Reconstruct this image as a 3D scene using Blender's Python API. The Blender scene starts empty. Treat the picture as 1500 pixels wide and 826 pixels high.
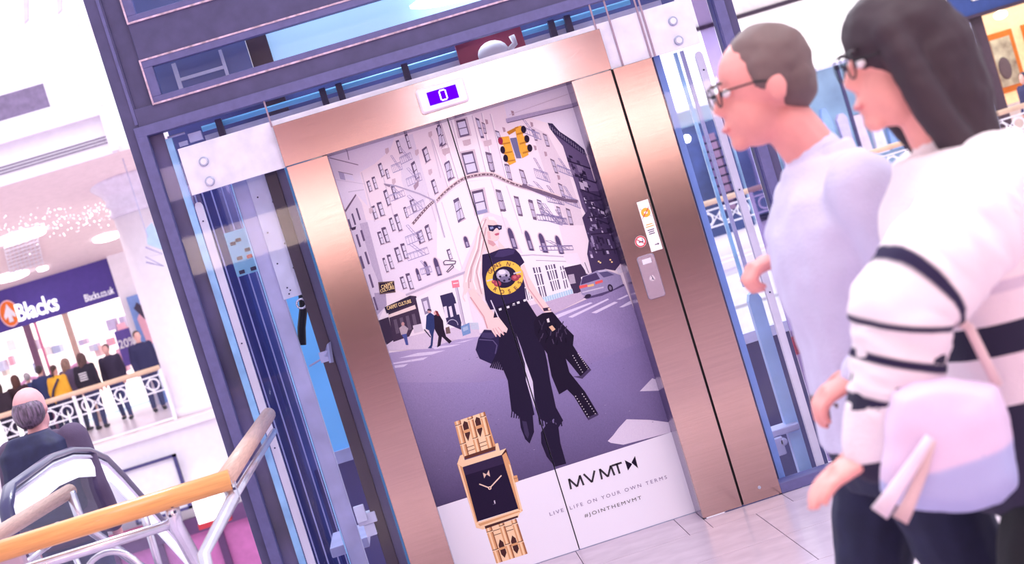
import bpy, bmesh, math, random
from mathutils import Vector, Matrix
from mathutils.geometry import tessellate_polygon
random.seed(7)
SC = bpy.context.scene
COL = SC.collection
# ------------------------------------------------------------------ camera
FPX, CX, CD, CZ, YAW, PIT, ROL = 2200.0, -0.43885, 6.79386, 1.63124, 0.07204, -0.04749, -0.29723
fwd = Vector((math.sin(YAW)*math.cos(PIT), math.cos(YAW)*math.cos(PIT), math.sin(PIT)))
rgt = Vector((math.cos(YAW), -math.sin(YAW), 0)); upv = rgt.cross(fwd)
R2 = math.cos(ROL)*rgt + math.sin(ROL)*upv
U2 = -math.sin(ROL)*rgt + math.cos(ROL)*upv
ORG = Vector((CX, -CD, CZ))
cd = bpy.data.cameras.new('camera'); cam = bpy.data.objects.new('camera', cd); COL.objects.link(cam)
cd.sensor_width = 36; cd.lens = FPX/1500*36; cd.clip_end = 300; cd.clip_start = .05
mw = Matrix((R2, U2, -fwd)).transposed().to_4x4(); mw.translation = ORG
cam.matrix_world = mw
SC.camera = cam
cd.dof.use_dof = True; cd.dof.focus_distance = 6.9; cd.dof.aperture_fstop = 4.0
def ray(u, v): return fwd + R2*((u-750)/FPX) + U2*((413-v)/FPX)
def aty(u, v, y):
    d = ray(u, v); return ORG + d*((y-ORG.y)/d.y)
# ------------------------------------------------------------------ world, lights, exposure
w = bpy.data.worlds.new('world'); SC.world = w; w.use_nodes = True
bgn = w.node_tree.nodes['Background']; bgn.inputs[0].default_value = (0.93, 0.90, 1.0, 1); bgn.inputs[1].default_value = 0.95
def area(name, loc, size, energy, col, rot=(0,0,0), sy=None):
    l = bpy.data.lights.new(name, 'AREA'); l.energy = energy; l.color = col; l.size = size
    if sy: l.shape = 'RECTANGLE'; l.size_y = sy
    o = bpy.data.objects.new(name, l); COL.objects.link(o); o.location = loc; o.rotation_euler = rot
    return o
area('skylight', (-3, 11, 13), 16, 1300, (0.96, 0.94, 1.0), (0,0,0), 18)
area('gallery_downlight', (-7, 25.0, 4.0), 8, 700, (1.0, 0.93, 0.88), (0,0,0), 2)
area('gallery_downlight', (8, 24.0, 4.2), 10, 420, (1.0, 0.93, 0.88), (0,0,0), 2)
area('walkway_fill_light', (1.5, -5.2, 5.2), 3.0, 130, (1.0, 0.93, 0.92), (0,0,0), 3)  # unseen fill light added over the walkway before the lift
area('shaft_fill_light', (0, 1.2, 5.5), 2.2, 200, (0.88, 0.94, 1.0), (0,0,0), 1.2)  # fill light added to brighten the shaft fittings
SC.view_settings.view_transform = 'Standard'; SC.view_settings.look = 'None'
SC.view_settings.exposure = 0.52; SC.view_settings.gamma = 1.0; SC.view_settings.use_curve_mapping = False
# ------------------------------------------------------------------ helpers
def lin(c):
    r = []
    for x in c[:3]:
        x = x/255.0
        r.append(x/12.92 if x <= .04045 else ((x+.055)/1.055)**2.4)
    return (r[0], r[1], r[2], 1)
MATS = {}
def mat(name, c, rough=.5, metal=0., noise=.04, scale=8., bump=0., bscale=60., emit=0., trans=0., stretch=None, coat=0., spec=.5, alpha=1.):
    if name in MATS: return MATS[name]
    m = bpy.data.materials.new(name); m.use_nodes = True
    nt = m.node_tree; b = nt.nodes['Principled BSDF']
    col = lin(c)
    tc = nt.nodes.new('ShaderNodeTexCoord'); mp = nt.nodes.new('ShaderNodeMapping')
    nt.links.new(tc.outputs['Object'], mp.inputs[0])
    if stretch: mp.inputs['Scale'].default_value = stretch
    n = nt.nodes.new('ShaderNodeTexNoise'); n.inputs['Scale'].default_value = scale; n.inputs['Detail'].default_value = 4
    nt.links.new(mp.outputs[0], n.inputs['Vector'])
    r = nt.nodes.new('ShaderNodeValToRGB'); nt.links.new(n.outputs['Fac'], r.inputs[0])
    lo = [max(0, x*(1-noise*2)) for x in col[:3]]+[1]; hi = [min(1, x*(1+noise*2)) for x in col[:3]]+[1]
    r.color_ramp.elements[0].position = .3; r.color_ramp.elements[1].position = .7
    r.color_ramp.elements[0].color = lo; r.color_ramp.elements[1].color = hi
    nt.links.new(r.outputs[0], b.inputs['Base Color'])
    b.inputs['Roughness'].default_value = rough; b.inputs['Metallic'].default_value = metal
    b.inputs['Transmission Weight'].default_value = trans; b.inputs['Coat Weight'].default_value = coat
    b.inputs['Specular IOR Level'].default_value = spec; b.inputs['Alpha'].default_value = alpha
    if emit:
        nt.links.new(r.outputs[0], b.inputs['Emission Color']); b.inputs['Emission Strength'].default_value = emit
    if bump:
        n2 = nt.nodes.new('ShaderNodeTexNoise'); n2.inputs['Scale'].default_value = bscale; n2.inputs['Detail'].default_value = 3
        nt.links.new(mp.outputs[0], n2.inputs['Vector'])
        bp = nt.nodes.new('ShaderNodeBump'); bp.inputs['Strength'].default_value = bump; bp.inputs['Distance'].default_value = .01
        nt.links.new(n2.outputs['Fac'], bp.inputs['Height']); nt.links.new(bp.outputs[0], b.inputs['Normal'])
    MATS[name] = m
    return m
def glass(name, tint, refl=.12, rough=.02):
    if name in MATS: return MATS[name]
    m = bpy.data.materials.new(name); m.use_nodes = True; nt = m.node_tree
    nt.nodes.remove(nt.nodes['Principled BSDF'])
    t = nt.nodes.new('ShaderNodeBsdfTransparent'); t.inputs[0].default_value = lin(tint)
    g = nt.nodes.new('ShaderNodeBsdfGlossy'); g.inputs['Roughness'].default_value = rough
    fr = nt.nodes.new('ShaderNodeLayerWeight'); fr.inputs[0].default_value = .2
    mr = nt.nodes.new('ShaderNodeMapRange'); mr.inputs['To Min'].default_value = refl*.5; mr.inputs['To Max'].default_value = min(1, refl*5)
    nt.links.new(fr.outputs['Fresnel'], mr.inputs[0])
    mx = nt.nodes.new('ShaderNodeMixShader'); nt.links.new(mr.outputs[0], mx.inputs[0])
    nt.links.new(t.outputs[0], mx.inputs[1]); nt.links.new(g.outputs[0], mx.inputs[2])
    nt.links.new(mx.outputs[0], nt.nodes['Material Output'].inputs[0])
    MATS[name] = m
    return m
def stripe_mat(name, axis, stops, rough=.8, bump=.3):
    """constant colour bands along one object axis (knitted stripes, window lettering bars); stops = [(pos, rgb)...]"""
    m = mat(name, stops[0][1], rough, bump=bump, bscale=180)
    nt = m.node_tree; b = nt.nodes['Principled BSDF']
    tc = nt.nodes.new('ShaderNodeTexCoord'); sx = nt.nodes.new('ShaderNodeSeparateXYZ'); nt.links.new(tc.outputs['Object'], sx.inputs[0])
    r = nt.nodes.new('ShaderNodeValToRGB'); r.color_ramp.interpolation = 'CONSTANT'
    nt.links.new(sx.outputs[axis], r.inputs[0])
    while len(r.color_ramp.elements) < len(stops): r.color_ramp.elements.new(.5)
    for e, (p, c) in zip(r.color_ramp.elements, stops): e.position = p; e.color = lin(c)
    nt.links.new(r.outputs[0], b.inputs['Base Color'])
    return m
def attr_mat(name, rough=.45, spec=.3):
    if name in MATS: return MATS[name]
    m = bpy.data.materials.new(name); m.use_nodes = True; nt = m.node_tree; b = nt.nodes['Principled BSDF']
    a = nt.nodes.new('ShaderNodeAttribute'); a.attribute_name = 'Col'
    n = nt.nodes.new('ShaderNodeTexNoise'); n.inputs['Scale'].default_value = 260; n.inputs['Detail'].default_value = 2
    mx = nt.nodes.new('ShaderNodeMix'); mx.data_type = 'RGBA'; mx.blend_type = 'OVERLAY'; mx.inputs[0].default_value = .22
    nt.links.new(a.outputs['Color'], mx.inputs[6]); nt.links.new(n.outputs['Fac'], mx.inputs[7])
    nt.links.new(mx.outputs[2], b.inputs['Base Color'])
    b.inputs['Roughness'].default_value = rough; b.inputs['Specular IOR Level'].default_value = spec
    MATS[name] = m
    return m
class MB:
    def __init__(s): s.v = []; s.f = []
    def box(s, x0, x1, y0, y1, z0, z1):
        b = len(s.v)
        s.v += [(x0,y0,z0),(x1,y0,z0),(x1,y1,z0),(x0,y1,z0),(x0,y0,z1),(x1,y0,z1),(x1,y1,z1),(x0,y1,z1)]
        s.f += [[b+i for i in q] for q in ((0,3,2,1),(4,5,6,7),(0,1,5,4),(1,2,6,5),(2,3,7,6),(3,0,4,7))]
        return s
    def tube(s, pts, r, n=10, cap=True, sq=(1,1)):
        pts = [Vector(p) for p in pts]; k = len(pts)
        rs = r if isinstance(r, (list, tuple)) else [r]*k
        b = len(s.v); ref = None
        for i, p in enumerate(pts):
            t = (pts[min(i+1,k-1)]-pts[max(i-1,0)])
            t = t.normalized() if t.length > 1e-9 else Vector((0,0,1))
            if ref is None:
                ref = Vector((0,0,1)) if abs(t.z) < .9 else Vector((0,1,0))
            a = (ref - t*ref.dot(t))
            a = a.normalized() if a.length > 1e-6 else t.orthogonal().normalized()
            c = t.cross(a); ref = a
            for j in range(n):
                th = 2*math.pi*(j+.5)/n
                s.v.append(tuple(p + a*math.cos(th)*rs[i]*sq[0] + c*math.sin(th)*rs[i]*sq[1]))
        for i in range(k-1):
            for j in range(n):
                s.f.append([b+i*n+j, b+i*n+(j+1)%n, b+(i+1)*n+(j+1)%n, b+(i+1)*n+j])
        if cap:
            s.f.append([b+j for j in range(n)][::-1]); s.f.append([b+(k-1)*n+j for j in range(n)])
        return s
    def rings(s, rg, cap=True):
        """loft: list of equal-length vertex rings"""
        b = len(s.v); n = len(rg[0])
        for q in rg: s.v += [tuple(p) for p in q]
        for i in range(len(rg)-1):
            for j in range(n):
                s.f.append([b+i*n+j, b+i*n+(j+1)%n, b+(i+1)*n+(j+1)%n, b+(i+1)*n+j])
        if cap:
            s.f.append([b+j for j in range(n)][::-1]); s.f.append([b+(len(rg)-1)*n+j for j in range(n)])
        return s
    def ell(s, c, r, nu=14, nv=9, rot=None):
        rg = []
        for i in range(nv+1):
            ph = math.pi*(i+.02)/(nv+.04)-math.pi/2
            q = []
            for j in range(nu):
                th = 2*math.pi*j/nu
                p = Vector((r[0]*math.cos(ph)*math.cos(th), r[1]*math.cos(ph)*math.sin(th), r[2]*math.sin(ph)))
                if rot is not None: p = rot @ p
                q.append(Vector(c)+p)
            rg.append(q)
        return s.rings(rg)
    def prism(s, pts, d):
        """closed planar polygon (3-d points) extruded by vector d"""
        b = len(s.v); n = len(pts); d = Vector(d)
        s.v += [tuple(p) for p in pts] + [tuple(Vector(p)+d) for p in pts]
        tri = tessellate_polygon([[Vector(p) for p in pts]])
        for t in tri: s.f.append([b+t[0], b+t[1], b+t[2]]); s.f.append([b+n+t[2], b+n+t[1], b+n+t[0]])
        for i in range(n): s.f.append([b+i, b+(i+1)%n, b+n+(i+1)%n, b+n+i])
        return s
    def cyl(s, c, r, d, n=16):
        return s.tube([Vector(c), Vector(c)+Vector(d)], r, n)
    def lathe(s, c, prof, n=24):
        rg = [[Vector((c[0]+r*math.cos(2*math.pi*j/n), c[1]+r*math.sin(2*math.pi*j/n), c[2]+z)) for j in range(n)] for r, z in prof]
        return s.rings(rg)
    def torus(s, c, R, r, n=20, m=6, ax=((1,0,0),(0,0,1))):
        a, b2 = Vector(ax[0]), Vector(ax[1]); nn = a.cross(b2); b = len(s.v)
        for i in range(n):
            th = 2*math.pi*i/n; d = a*math.cos(th)+b2*math.sin(th)
            for j in range(m):
                ph = 2*math.pi*j/m
                s.v.append(tuple(Vector(c)+d*(R+r*math.cos(ph))+nn*r*math.sin(ph)))
        for i in range(n):
            for j in range(m):
                s.f.append([b+i*m+j, b+((i+1)%n)*m+j, b+((i+1)%n)*m+(j+1)%m, b+i*m+(j+1)%m])
        return s
    def mesh(s, name):
        me = bpy.data.meshes.new(name); me.from_pydata([tuple(v) for v in s.v], [], s.f)
        bm = bmesh.new(); bm.from_mesh(me); bmesh.ops.recalc_face_normals(bm, faces=bm.faces); bm.to_mesh(me); bm.free()
        return me
    def build(s, name, m, parent=None, smooth=False, bevel=0):
        return put(s.mesh(name), name, m, parent, smooth, bevel)
def put(me, name, m, parent=None, smooth=False, bevel=0):
    if m is not None and not me.materials: me.materials.append(m)
    if smooth:
        for p in me.polygons: p.use_smooth = True
    o = bpy.data.objects.new(name, me); COL.objects.link(o)
    if parent is not None:
        o.parent = parent
        o.matrix_parent_inverse = parent.matrix_basis.inverted() if parent.matrix_basis != Matrix.Identity(4) else Matrix.Identity(4)
    if bevel:
        b = o.modifiers.new('bevel', 'BEVEL'); b.width = bevel; b.segments = 2; b.limit_method = 'ANGLE'
    return o
def empty(name, loc, rz=0.):
    o = bpy.data.objects.new(name, None); COL.objects.link(o); o.location = loc; o.rotation_euler = (0,0,rz); o.empty_display_size = .1
    return o
def tag(o, label=None, cat=None, group=None, kind=None):
    if label: o['label'] = label
    if cat: o['category'] = cat
    if group: o['group'] = group
    if kind: o['kind'] = kind
    return o
def struct(name, mb, m, parent=None, smooth=False, bevel=0, label=None):
    o = mb.build(name, m, parent, smooth, bevel)
    if parent is None: o['kind'] = 'structure'
    if label: o['label'] = label
    return o
def evaluated_mesh(o):
    ts = bpy.data.scenes.new('workbench_tmp'); ts.collection.objects.link(o)
    vl = ts.view_layers[0]; vl.update()
    me = bpy.data.meshes.new_from_object(o.evaluated_get(vl.depsgraph))
    bpy.data.scenes.remove(ts)
    return me
def text_mesh(body, size=1., bold=0., spacing=1., ext=0.):
    cu = bpy.data.curves.new('txt', 'FONT'); cu.body = body; cu.size = size; cu.space_character = spacing; cu.offset = bold; cu.extrude = ext
    cu.resolution_u = 3
    o = bpy.data.objects.new('txt', cu)
    me = evaluated_mesh(o)
    bpy.data.objects.remove(o); bpy.data.curves.remove(cu)
    return me
def text_between(body, A, B, cap, m, name, parent, normal, bold=0., spacing=1., ext=0., up=None):
    """text whose left baseline end is A, right end is B; cap height in metres; lies in the plane through A,B with given normal"""
    me = text_mesh(body, 1., bold, spacing, ext)
    xs = [v.co.x for v in me.vertices]; ys = [v.co.y for v in me.vertices]
    x0, x1, y1 = min(xs), max(xs), max(ys)
    A, B = Vector(A), Vector(B); ux = B-A; L = ux.length; ux.normalize(); nz = Vector(normal); uy = up if up else nz.cross(ux)
    y0 = 0.
    for v in me.vertices:
        p = v.co.copy()
        v.co = A + ux*((p.x-x0)/(x1-x0)*L) + uy*((p.y-y0)/(y1-y0)*cap) + nz*p.z
    return put(me, name, m, parent)
# ------------------------------------------------------------------ materials
M_frame = mat('purple_grey_steel', (92, 90, 142), .45, .0, noise=.05, scale=30, bump=.03, bscale=300, spec=.4)
M_frame2 = mat('slate_steel', (78, 74, 114), .5, .0, noise=.06, scale=14, bump=.04, bscale=200, spec=.3)
M_seal = mat('weathered_seal', (196, 168, 190), .7, noise=.2, scale=40)
M_dark = mat('dark_shaft', (44, 40, 84), .5, noise=.1)
M_darkbrown = mat('dark_brown_steel', (58, 40, 62), .45, noise=.1)
M_plate = mat('satin_plate', (216, 214, 236), .45, .0, noise=.05, scale=12, bump=.02, bscale=400)
M_gap = mat('gap_black', (12, 10, 24), .6)
M_bolt = mat('bolt_steel', (150, 160, 190), .3, .8)
M_post = mat('grey_post', (172, 172, 208), .4, .25, noise=.06, scale=10)
M_cyan = mat('cyan_panel', (112, 184, 240), .35, noise=.03, scale=3, emit=.12)  # slight glow added; panel, fin and tube are no lamps
M_paleblue = mat('pale_blue_panel', (178, 218, 246), .35, noise=.02, scale=3, emit=.34)  # glow added to lift the unlit panel behind the upper windows
M_navy = glass('navy_glass', (198, 204, 232), .03)
M_glass = glass('clear_glass', (246, 249, 255), .022)
M_edge = mat('glass_edge', (150, 200, 245), .2, noise=.12, scale=9)
M_white = mat('white_paint', (240, 236, 246), .55, noise=.02)
M_tile = mat('stone_tile', (206, 188, 206), .26, noise=.04, scale=6, stretch=(1, 1.8, 1), coat=.15)
M_grout = mat('grout', (96, 82, 120), .8)
M_wood = mat('warm_lit_oak_rail', (222, 156, 92), .32, noise=.07, scale=7, stretch=(1.0, 22, 22), coat=.3)  # same oak; the warm light on this rail is put into its colour
M_wood2 = mat('pinkish_oak_rail', (198, 162, 152), .45, noise=.08, scale=9, stretch=(22, 1.0, 22), coat=.15)  # same oak without the warm light painted in
M_steel = mat('tube_steel', (206, 204, 222), .26, .75, noise=.06, scale=12)
def brushed(name, c, rough, aniso=.6):
    m = mat(name, c, rough, 1.0, noise=.03, scale=4, stretch=(1, 1, 40))
    nt = m.node_tree; b = nt.nodes['Principled BSDF']
    n = nt.nodes.new('ShaderNodeTexNoise'); n.inputs['Scale'].default_value = 14; n.inputs['Detail'].default_value = 6
    mp = nt.nodes.new('ShaderNodeMapping'); mp.inputs['Scale'].default_value = (.6, 1, 60)
    tc = nt.nodes.new('ShaderNodeTexCoord'); nt.links.new(tc.outputs['Object'], mp.inputs[0]); nt.links.new(mp.outputs[0], n.inputs['Vector'])
    bp = nt.nodes.new('ShaderNodeBump'); bp.inputs['Strength'].default_value = .02; bp.inputs['Distance'].default_value = .002
    nt.links.new(n.outputs['Fac'], bp.inputs['Height']); nt.links.new(bp.outputs[0], b.inputs['Normal'])
    return m
M_brush = brushed('brushed_steel', (154, 132, 136), .15)
M_brush2 = brushed('brushed_call_plate', (158, 148, 172), .26)
# ------------------------------------------------------------------ floor
struct('floor', MB().box(-1.1, 9, -16, .03, -.5, -.012).box(-9, -1.1, -16, -1.98, -.5, -.012).box(-.6, .6, .02, .35, -.5, -.012), M_grout)
FL = bpy.data.objects['floor']
M_tilefar = mat('stone_floor_far', (206, 186, 206), .3, noise=.07, scale=5)
fo = MB().box(2.46, 9, -16, .02, -.011, 0).box(-9, 2.46, -16, -3.16, -.011, 0).box(-9, -1.1, -3.16, -2.0, -.011, 0).build('outer_paving', M_tilefar, FL)
rows = [(-.2, .183, [-.58, -.02, .467, .577], True), (-.2, .0, [-1.1, -.597], False), (-.2, .0, [.577, .96, 1.46, 1.96, 2.46], False)]
cache = {}
def tile(x0, x1, y0, y1):
    k = (round(x1-x0, 3), round(y1-y0, 3))
    if k not in cache:
        a, b = k[0]/2-.0018, k[1]/2-.0018
        cache[k] = MB().box(-a, a, -b, b, -.012, 0).mesh('tile'); cache[k].materials.append(M_tile)
    o = bpy.data.objects.new('tile', cache[k]); COL.objects.link(o); o.parent = FL
    o.location = ((x0+x1)/2, (y0+y1)/2, 0)
for y0, y1, xs, _ in rows:
    for a, b in zip(xs[:-1], xs[1:]): tile(a, b, y0, y1)
for k in range(6):
    y1 = -.2-.493*k
    off = [.78, .78, .3, .55, .05, .7][k]
    xs = [-1.1]+[off-.8*j for j in range(3, -4, -1) if -1.05 < off-.8*j < 2.42]+[2.46]
    for a, b in zip(xs[:-1], xs[1:]): tile(a, b, y1-.493, y1)
# ------------------------------------------------------------------ unseen surroundings behind the viewer, put in to light and mirror in the steel
M_bwall = mat('unseen_wall_mauve', (216, 190, 196), .7)
struct('wall_back_unseen', MB().box(-9, 9, -16.3, -16, 0, 6.5), M_bwall)
def lightbox(x0, x1, z0, z1, c, e, label):  # unseen lights, placed and sized for the highlights in the steel
    o = empty('unseen_lightbox', ((x0+x1)/2, -15.9, z0)); tag(o, label, 'light box')
    MB().box(x0-.06, x1+.06, -15.97, -15.9, z0-.06, z1+.06).build('unseen_casing', M_frame2, o)
    MB().box(x0, x1, -15.9, -15.85, z0, z1).build('unseen_diffuser', mat('unseen_lightbox_%d_%d' % (c[2], int(e*10)), c, .5, emit=e), o)
M_bwin = mat('unseen_dark_window', (78, 60, 76), .3)  # unseen windows placed to darken what the steel mirrors below the lights
for k in range(6):
    x = -8.6+k*2.9; MB().box(x, x+2.5, -15.99, -15.94, .25, 1.95).build('unseen_window_dark', M_bwin, bpy.data.objects['wall_back_unseen'])
struct('ceiling_unseen', MB().box(-9, 9, -16, -7.6, 4.6, 4.8), mat('unseen_ceiling_rose', (232, 206, 206), .8))  # unseen ceiling added to dim the floor and wall behind
lightbox(-8.4, 8.4, 2.05, 2.62, (255, 218, 196), 10.5, 'long warm shopfront light box across the unseen back wall, set for the steel highlights')
lightbox(.9, 2.6, 3.25, 3.85, (255, 248, 248), 17.0, 'bright white sign box high on the unseen back wall, set for the header highlight')
lightbox(-4.6, -2.2, 3.2, 3.7, (250, 214, 236), 7.5, 'pinkish sign box high on the unseen back wall, added for the steel reflections')
# ------------------------------------------------------------------ the lift
L = empty('glass_lift', (0, 1.1, 0)); tag(L, 'glass-walled passenger lift in purple-grey steel frame with a watch advert on its doors', 'lift')
for sx in (-1, 1):
    # corner column: outer strip, broad face, glazing bead
    x0, x1 = sorted((sx*1.405, sx*1.33))
    MB().box(x0, x1, .035, .2, -.4, 6).build('column', M_frame2, L, bevel=.006)
    x0, x1 = sorted((sx*1.362, sx*1.314))
    MB().box(x0, x1, .01, .075, .0, 2.412).build('glazing_bead', M_frame, L, bevel=.002)
    x0, x1 = sorted((sx*1.34, sx*1.246))
    MB().box(x0, x1, .05, .16, 2.45, 6).build('upper_stile', M_frame2, L, bevel=.004)
    x0, x1 = sorted((sx*1.352, sx*1.338))
    MB().box(x0, x1, .028, .05, 2.47, 6).build('column_flange', M_frame, L)
    x0, x1 = sorted((sx*1.4, sx*1.3))
    MB().box(x0, x1, 2.15, 2.25, -.4, 6).build('rear_column', M_frame2, L, bevel=.006)
MB().box(-1.362, 1.362, .01, .075, 2.41, 2.456).build('transom_bead', M_frame, L, bevel=.002)
MB().box(-1.34, 1.34, .03, .16, 2.452, 2.54).build('transom_beam', M_frame2, L, bevel=.004)
MB().box(-1.25, 1.25, .03, .16, 2.732, 2.912).build('spandrel_beam', M_frame2, L, bevel=.004)
MB().box(-1.25, 1.25, .03, .16, 3.3, 3.5).build('spandrel_beam', M_frame2, L, bevel=.004)
for z0, z1 in ((2.538, 2.735), (2.91, 3.3)):
    f = MB().box(-1.244, 1.244, .022, .07, z0, z0+.03).box(-1.244, 1.244, .022, .07, z1-.035, z1).box(-1.244, -1.2, .022, .07, z0+.03, z1-.035).box(1.2, 1.244, .022, .07, z0+.03, z1-.035).build('upper_window_frame', M_frame, L, bevel=.002)
    MB().box(-1.25, 1.25, .018, .03, z0-.005, z0+.003).box(-1.25, 1.25, .018, .03, z1-.003, z1+.005).box(-1.25, -1.242, .018, .03, z0+.003, z1-.003).build('sealant_line', M_seal, f)
    MB().box(-1.2, 1.2, .05, .056, z0+.03, z1-.035).build('pane', M_glass, f)
# what shows through the upper windows
MB().box(-.70, 1.2, .62, .66, 2.5, 3.3).build('back_panel', M_paleblue, L)
MB().box(-.80, -.70, .56, .66, 2.4, 3.3).build('inner_post', M_darkbrown, L)
MB().box(-1.39, -.8, .5, .53, 2.46, 3.4).build('inner_panel', mat('blue_grey_panel', (96, 110, 160), .4), L)
MB().box(-1.16, -1.14, .44, .46, 2.5, 2.75).box(-1.139, -.931, .44, .46, 2.66, 2.675).box(-.93, -.915, .44, .46, 2.5, 2.75).box(-1.139, -.931, .44, .46, 2.55, 2.56).build('inner_frame', M_plate, L)
MB().ell((.34, .52, 2.70), (.34, .1, .045)).build('oval_lamp', mat('lamp_white', (255, 250, 248), .4, emit=1.6), L, smooth=True)
# main glass
MB().box(-1.314, -.77, .045, .055, .05, 2.41).build('glass_pane', M_glass, L)
MB().box(.965, 1.314, .045, .055, .05, 2.41).build('glass_pane', M_glass, L)
MB().box(-.77, .77, .045, .055, 2.29, 2.41).build('glass_pane', M_glass, L)
MB().box(-1.33, -.765, .0, .1, .0, .05).build('sill', M_frame, L, bevel=.003)
MB().box(.962, 1.33, .0, .1, .0, .05).build('sill', M_frame, L, bevel=.003)
# bolted plate
pl = MB().box(-1.205, 1.205, .028, .044, 2.1, 2.316).build('support_plate', M_plate, L, bevel=.001)
for sx in (-1, 1):
    for z in (2.138, 2.230):
        b = MB().cyl((sx*1.11, .018, z), .0215, (0, .012, 0), 20).build('bolt', M_bolt, pl, bevel=.003)
        MB().cyl((sx*1.11, .014, z), .0135, (0, .006, 0), 20).build('bolt_cap', M_plate, b)
for x in (-.775, .76, .83, .965, .985):
    MB().box(x-.004, x+.004, .020, .0275, 2.1 if abs(x) > .8 else 2.29, 2.41).build('glass_joint', mat('joint_mauve', (150, 128, 150), .5), L)
# header, pilasters, jambs
HD = MB().box(-.77, .768, -.012, .045, 2.1, 2.29).build('door_header', M_brush, L, bevel=.0015)
for x0, x1 in ((-.766, -.577), (.577, .766), (.776, .962)):
    MB().box(x0, x1, 0, .045, .004, 2.098).build('pilaster', M_brush, L, bevel=.0015)
MB().box(.766, .776, .02, .05, .004, 2.1).build('shadow_gap', M_gap, L)
MB().box(-.6, -.577, .045, .23, 0, 2.12).build('jamb', M_brush2, L)
MB().box(.577, .6, .045, .23, 0, 2.12).build('jamb', M_brush2, L)
MB().box(-.6, .6, .045, .23, 2.1, 2.13).build('door_soffit', M_brush2, L)
MB().box(-.6, .6, .182, .30, -.02, .0035).build('door_sill', M_bolt, L)
MB().cyl((.868, -.004, .062), .0075, (0, .006, 0), 18).build('key_switch', M_bolt, L)
# floor indicator
IN = MB()
ro = lambda x0, x1, z0, z1, y, r=.014: [Vector((cx+r*math.cos(a), y, cz+r*math.sin(a))) for cx, cz, a0 in ((x1-r, z1-r, 0), (x0+r, z1-r, 90), (x0+r, z0+r, 180), (x1-r, z0+r, 270)) for a in [math.radians(a0+t) for t in (0, 30, 60, 90)]]
IN.rings([ro(-.116, .108, 2.144, 2.258, -.012), ro(-.116, .108, 2.144, 2.258, -.03), ro(-.108, .100, 2.152, 2.250, -.04)])
ind = IN.build('floor_indicator', mat('pearl_plastic', (240, 226, 240), .35), HD)
MB().box(-.071, .065, -.0412, -.039, 2.172, 2.233).build('screen', mat('violet_screen', (84, 0, 255), .6, emit=.3, noise=.01, spec=0.), ind)
M_digit = mat('digit_white', (255, 255, 255), .4, emit=1.0)
dg0 = MB()
for a in ((-.012, .012, 2.222, 2.228), (-.012, .012, 2.178, 2.184), (-.017, -.011, 2.183, 2.223), (.011, .017, 2.183, 2.223)):
    dg0.box(a[0]-.001, a[1]-.001, -.0422, -.0411, a[2], a[3])
dg0.build('digit', M_digit, ind)
# call station and notices
CP = MB().rings([ro(.627, .710, 1.04, 1.246, 0), ro(.627, .710, 1.04, 1.246, -.006), ro(.630, .707, 1.043, 1.243, -.009)]).build('call_plate', M_brush2, L)
MB().box(.648, .69, -.0105, -.0085, 1.205, 1.228).build('call_label', M_plate, CP)
MB().lathe((0, 0, 0), [(.0001, .006), (.011, .006), (.0125, .003), (.0125, 0)]).mesh('x')
bt = MB().cyl((.669, -.008, 1.135), .0135, (0, -.006, 0), 20).build('call_button', M_steel, CP)
MB().tube([(.672, -.0145, 1.128), (.672, -.0145, 1.141), (.668, -.0145, 1.146)], .0018, 6).tube([(.667, -.0145, 1.132), (.677, -.0145, 1.127)], .0015, 6).build('button_mark', M_dark, bt)
NT = MB().box(.703, .757, -.0015, .0, 1.249, 1.486).build('safety_notice', mat('notice_white', (246, 240, 246), .5), L)
def disc(name, c, r, m, parent, t=.001, r0=None, n=28):
    if r0:
        pts = []
        mb = MB(); b = 0
        for k in range(n):
            a = 2*math.pi*k/n
            mb.v += [(c[0]+r*math.cos(a), c[1], c[2]+r*math.sin(a)), (c[0]+r0*math.cos(a), c[1], c[2]+r0*math.sin(a))]
        for k in range(n): mb.f.append([2*k, 2*((k+1) % n), 2*((k+1) % n)+1, 2*k+1])
        return mb.build(name, m, parent)
    return MB().cyl(c, r, (0, -t, 0), n).build(name, m, parent)
M_or = mat('notice_orange', (240, 170, 50), .5); M_red = mat('sign_red', (196, 50, 66), .5); M_ink = mat('print_ink', (60, 48, 84), .5)
disc('warning_disc', (.730, -.0015, 1.430), .0215, M_or, NT)
MB().tube([(.713, -.0029, 1.413), (.747, -.0029, 1.447)], .0022, 5).build('strike_bar', M_red, NT)
MB().tube([(.707, -.0019, 1.455), (.753, -.0019, 1.405)], .0007, 5).tube([(.707, -.0019, 1.405), (.753, -.0019, 1.455)], .0007, 5).build('cross_lines', M_ink, NT)
MB().prism([(.722, -.0027, 1.424), (.738, -.0027, 1.424), (.738, -.0027, 1.434), (.731, -.0027, 1.436), (.722, -.0027, 1.434)], (0, -.0003, 0)).build('hand_mark', M_white, NT)
for k, (z, wd, mm) in enumerate(((1.372, .03, M_or), (1.362, .038, M_or), (1.346, .032, M_ink), (1.337, .026, M_ink), (1.328, .028, M_ink))):
    MB().box(.730-wd/2, .730+wd/2, -.0021, -.0015, z, z+.004).build('print_line', mm, NT)
MB().prism([(.728, -.0019, 1.275), (.742, -.0019, 1.275), (.742, -.0019, 1.271), (.749, -.0019, 1.277), (.742, -.0019, 1.283), (.742, -.0019, 1.279), (.728, -.0019, 1.279)], (0, -.0003, 0)).build('arrow', M_ink, NT)
NS = disc('prohibition_sticker', (.669, 0, 1.310), .0265, M_white, L)
disc('red_ring', (.669, -.0013, 1.310), .0255, M_red, NS, r0=.0195)
MB().tube([(.655, -.0018, 1.323), (.683, -.0018, 1.297)], .0022, 6).build('red_slash', M_red, NS)
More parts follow.
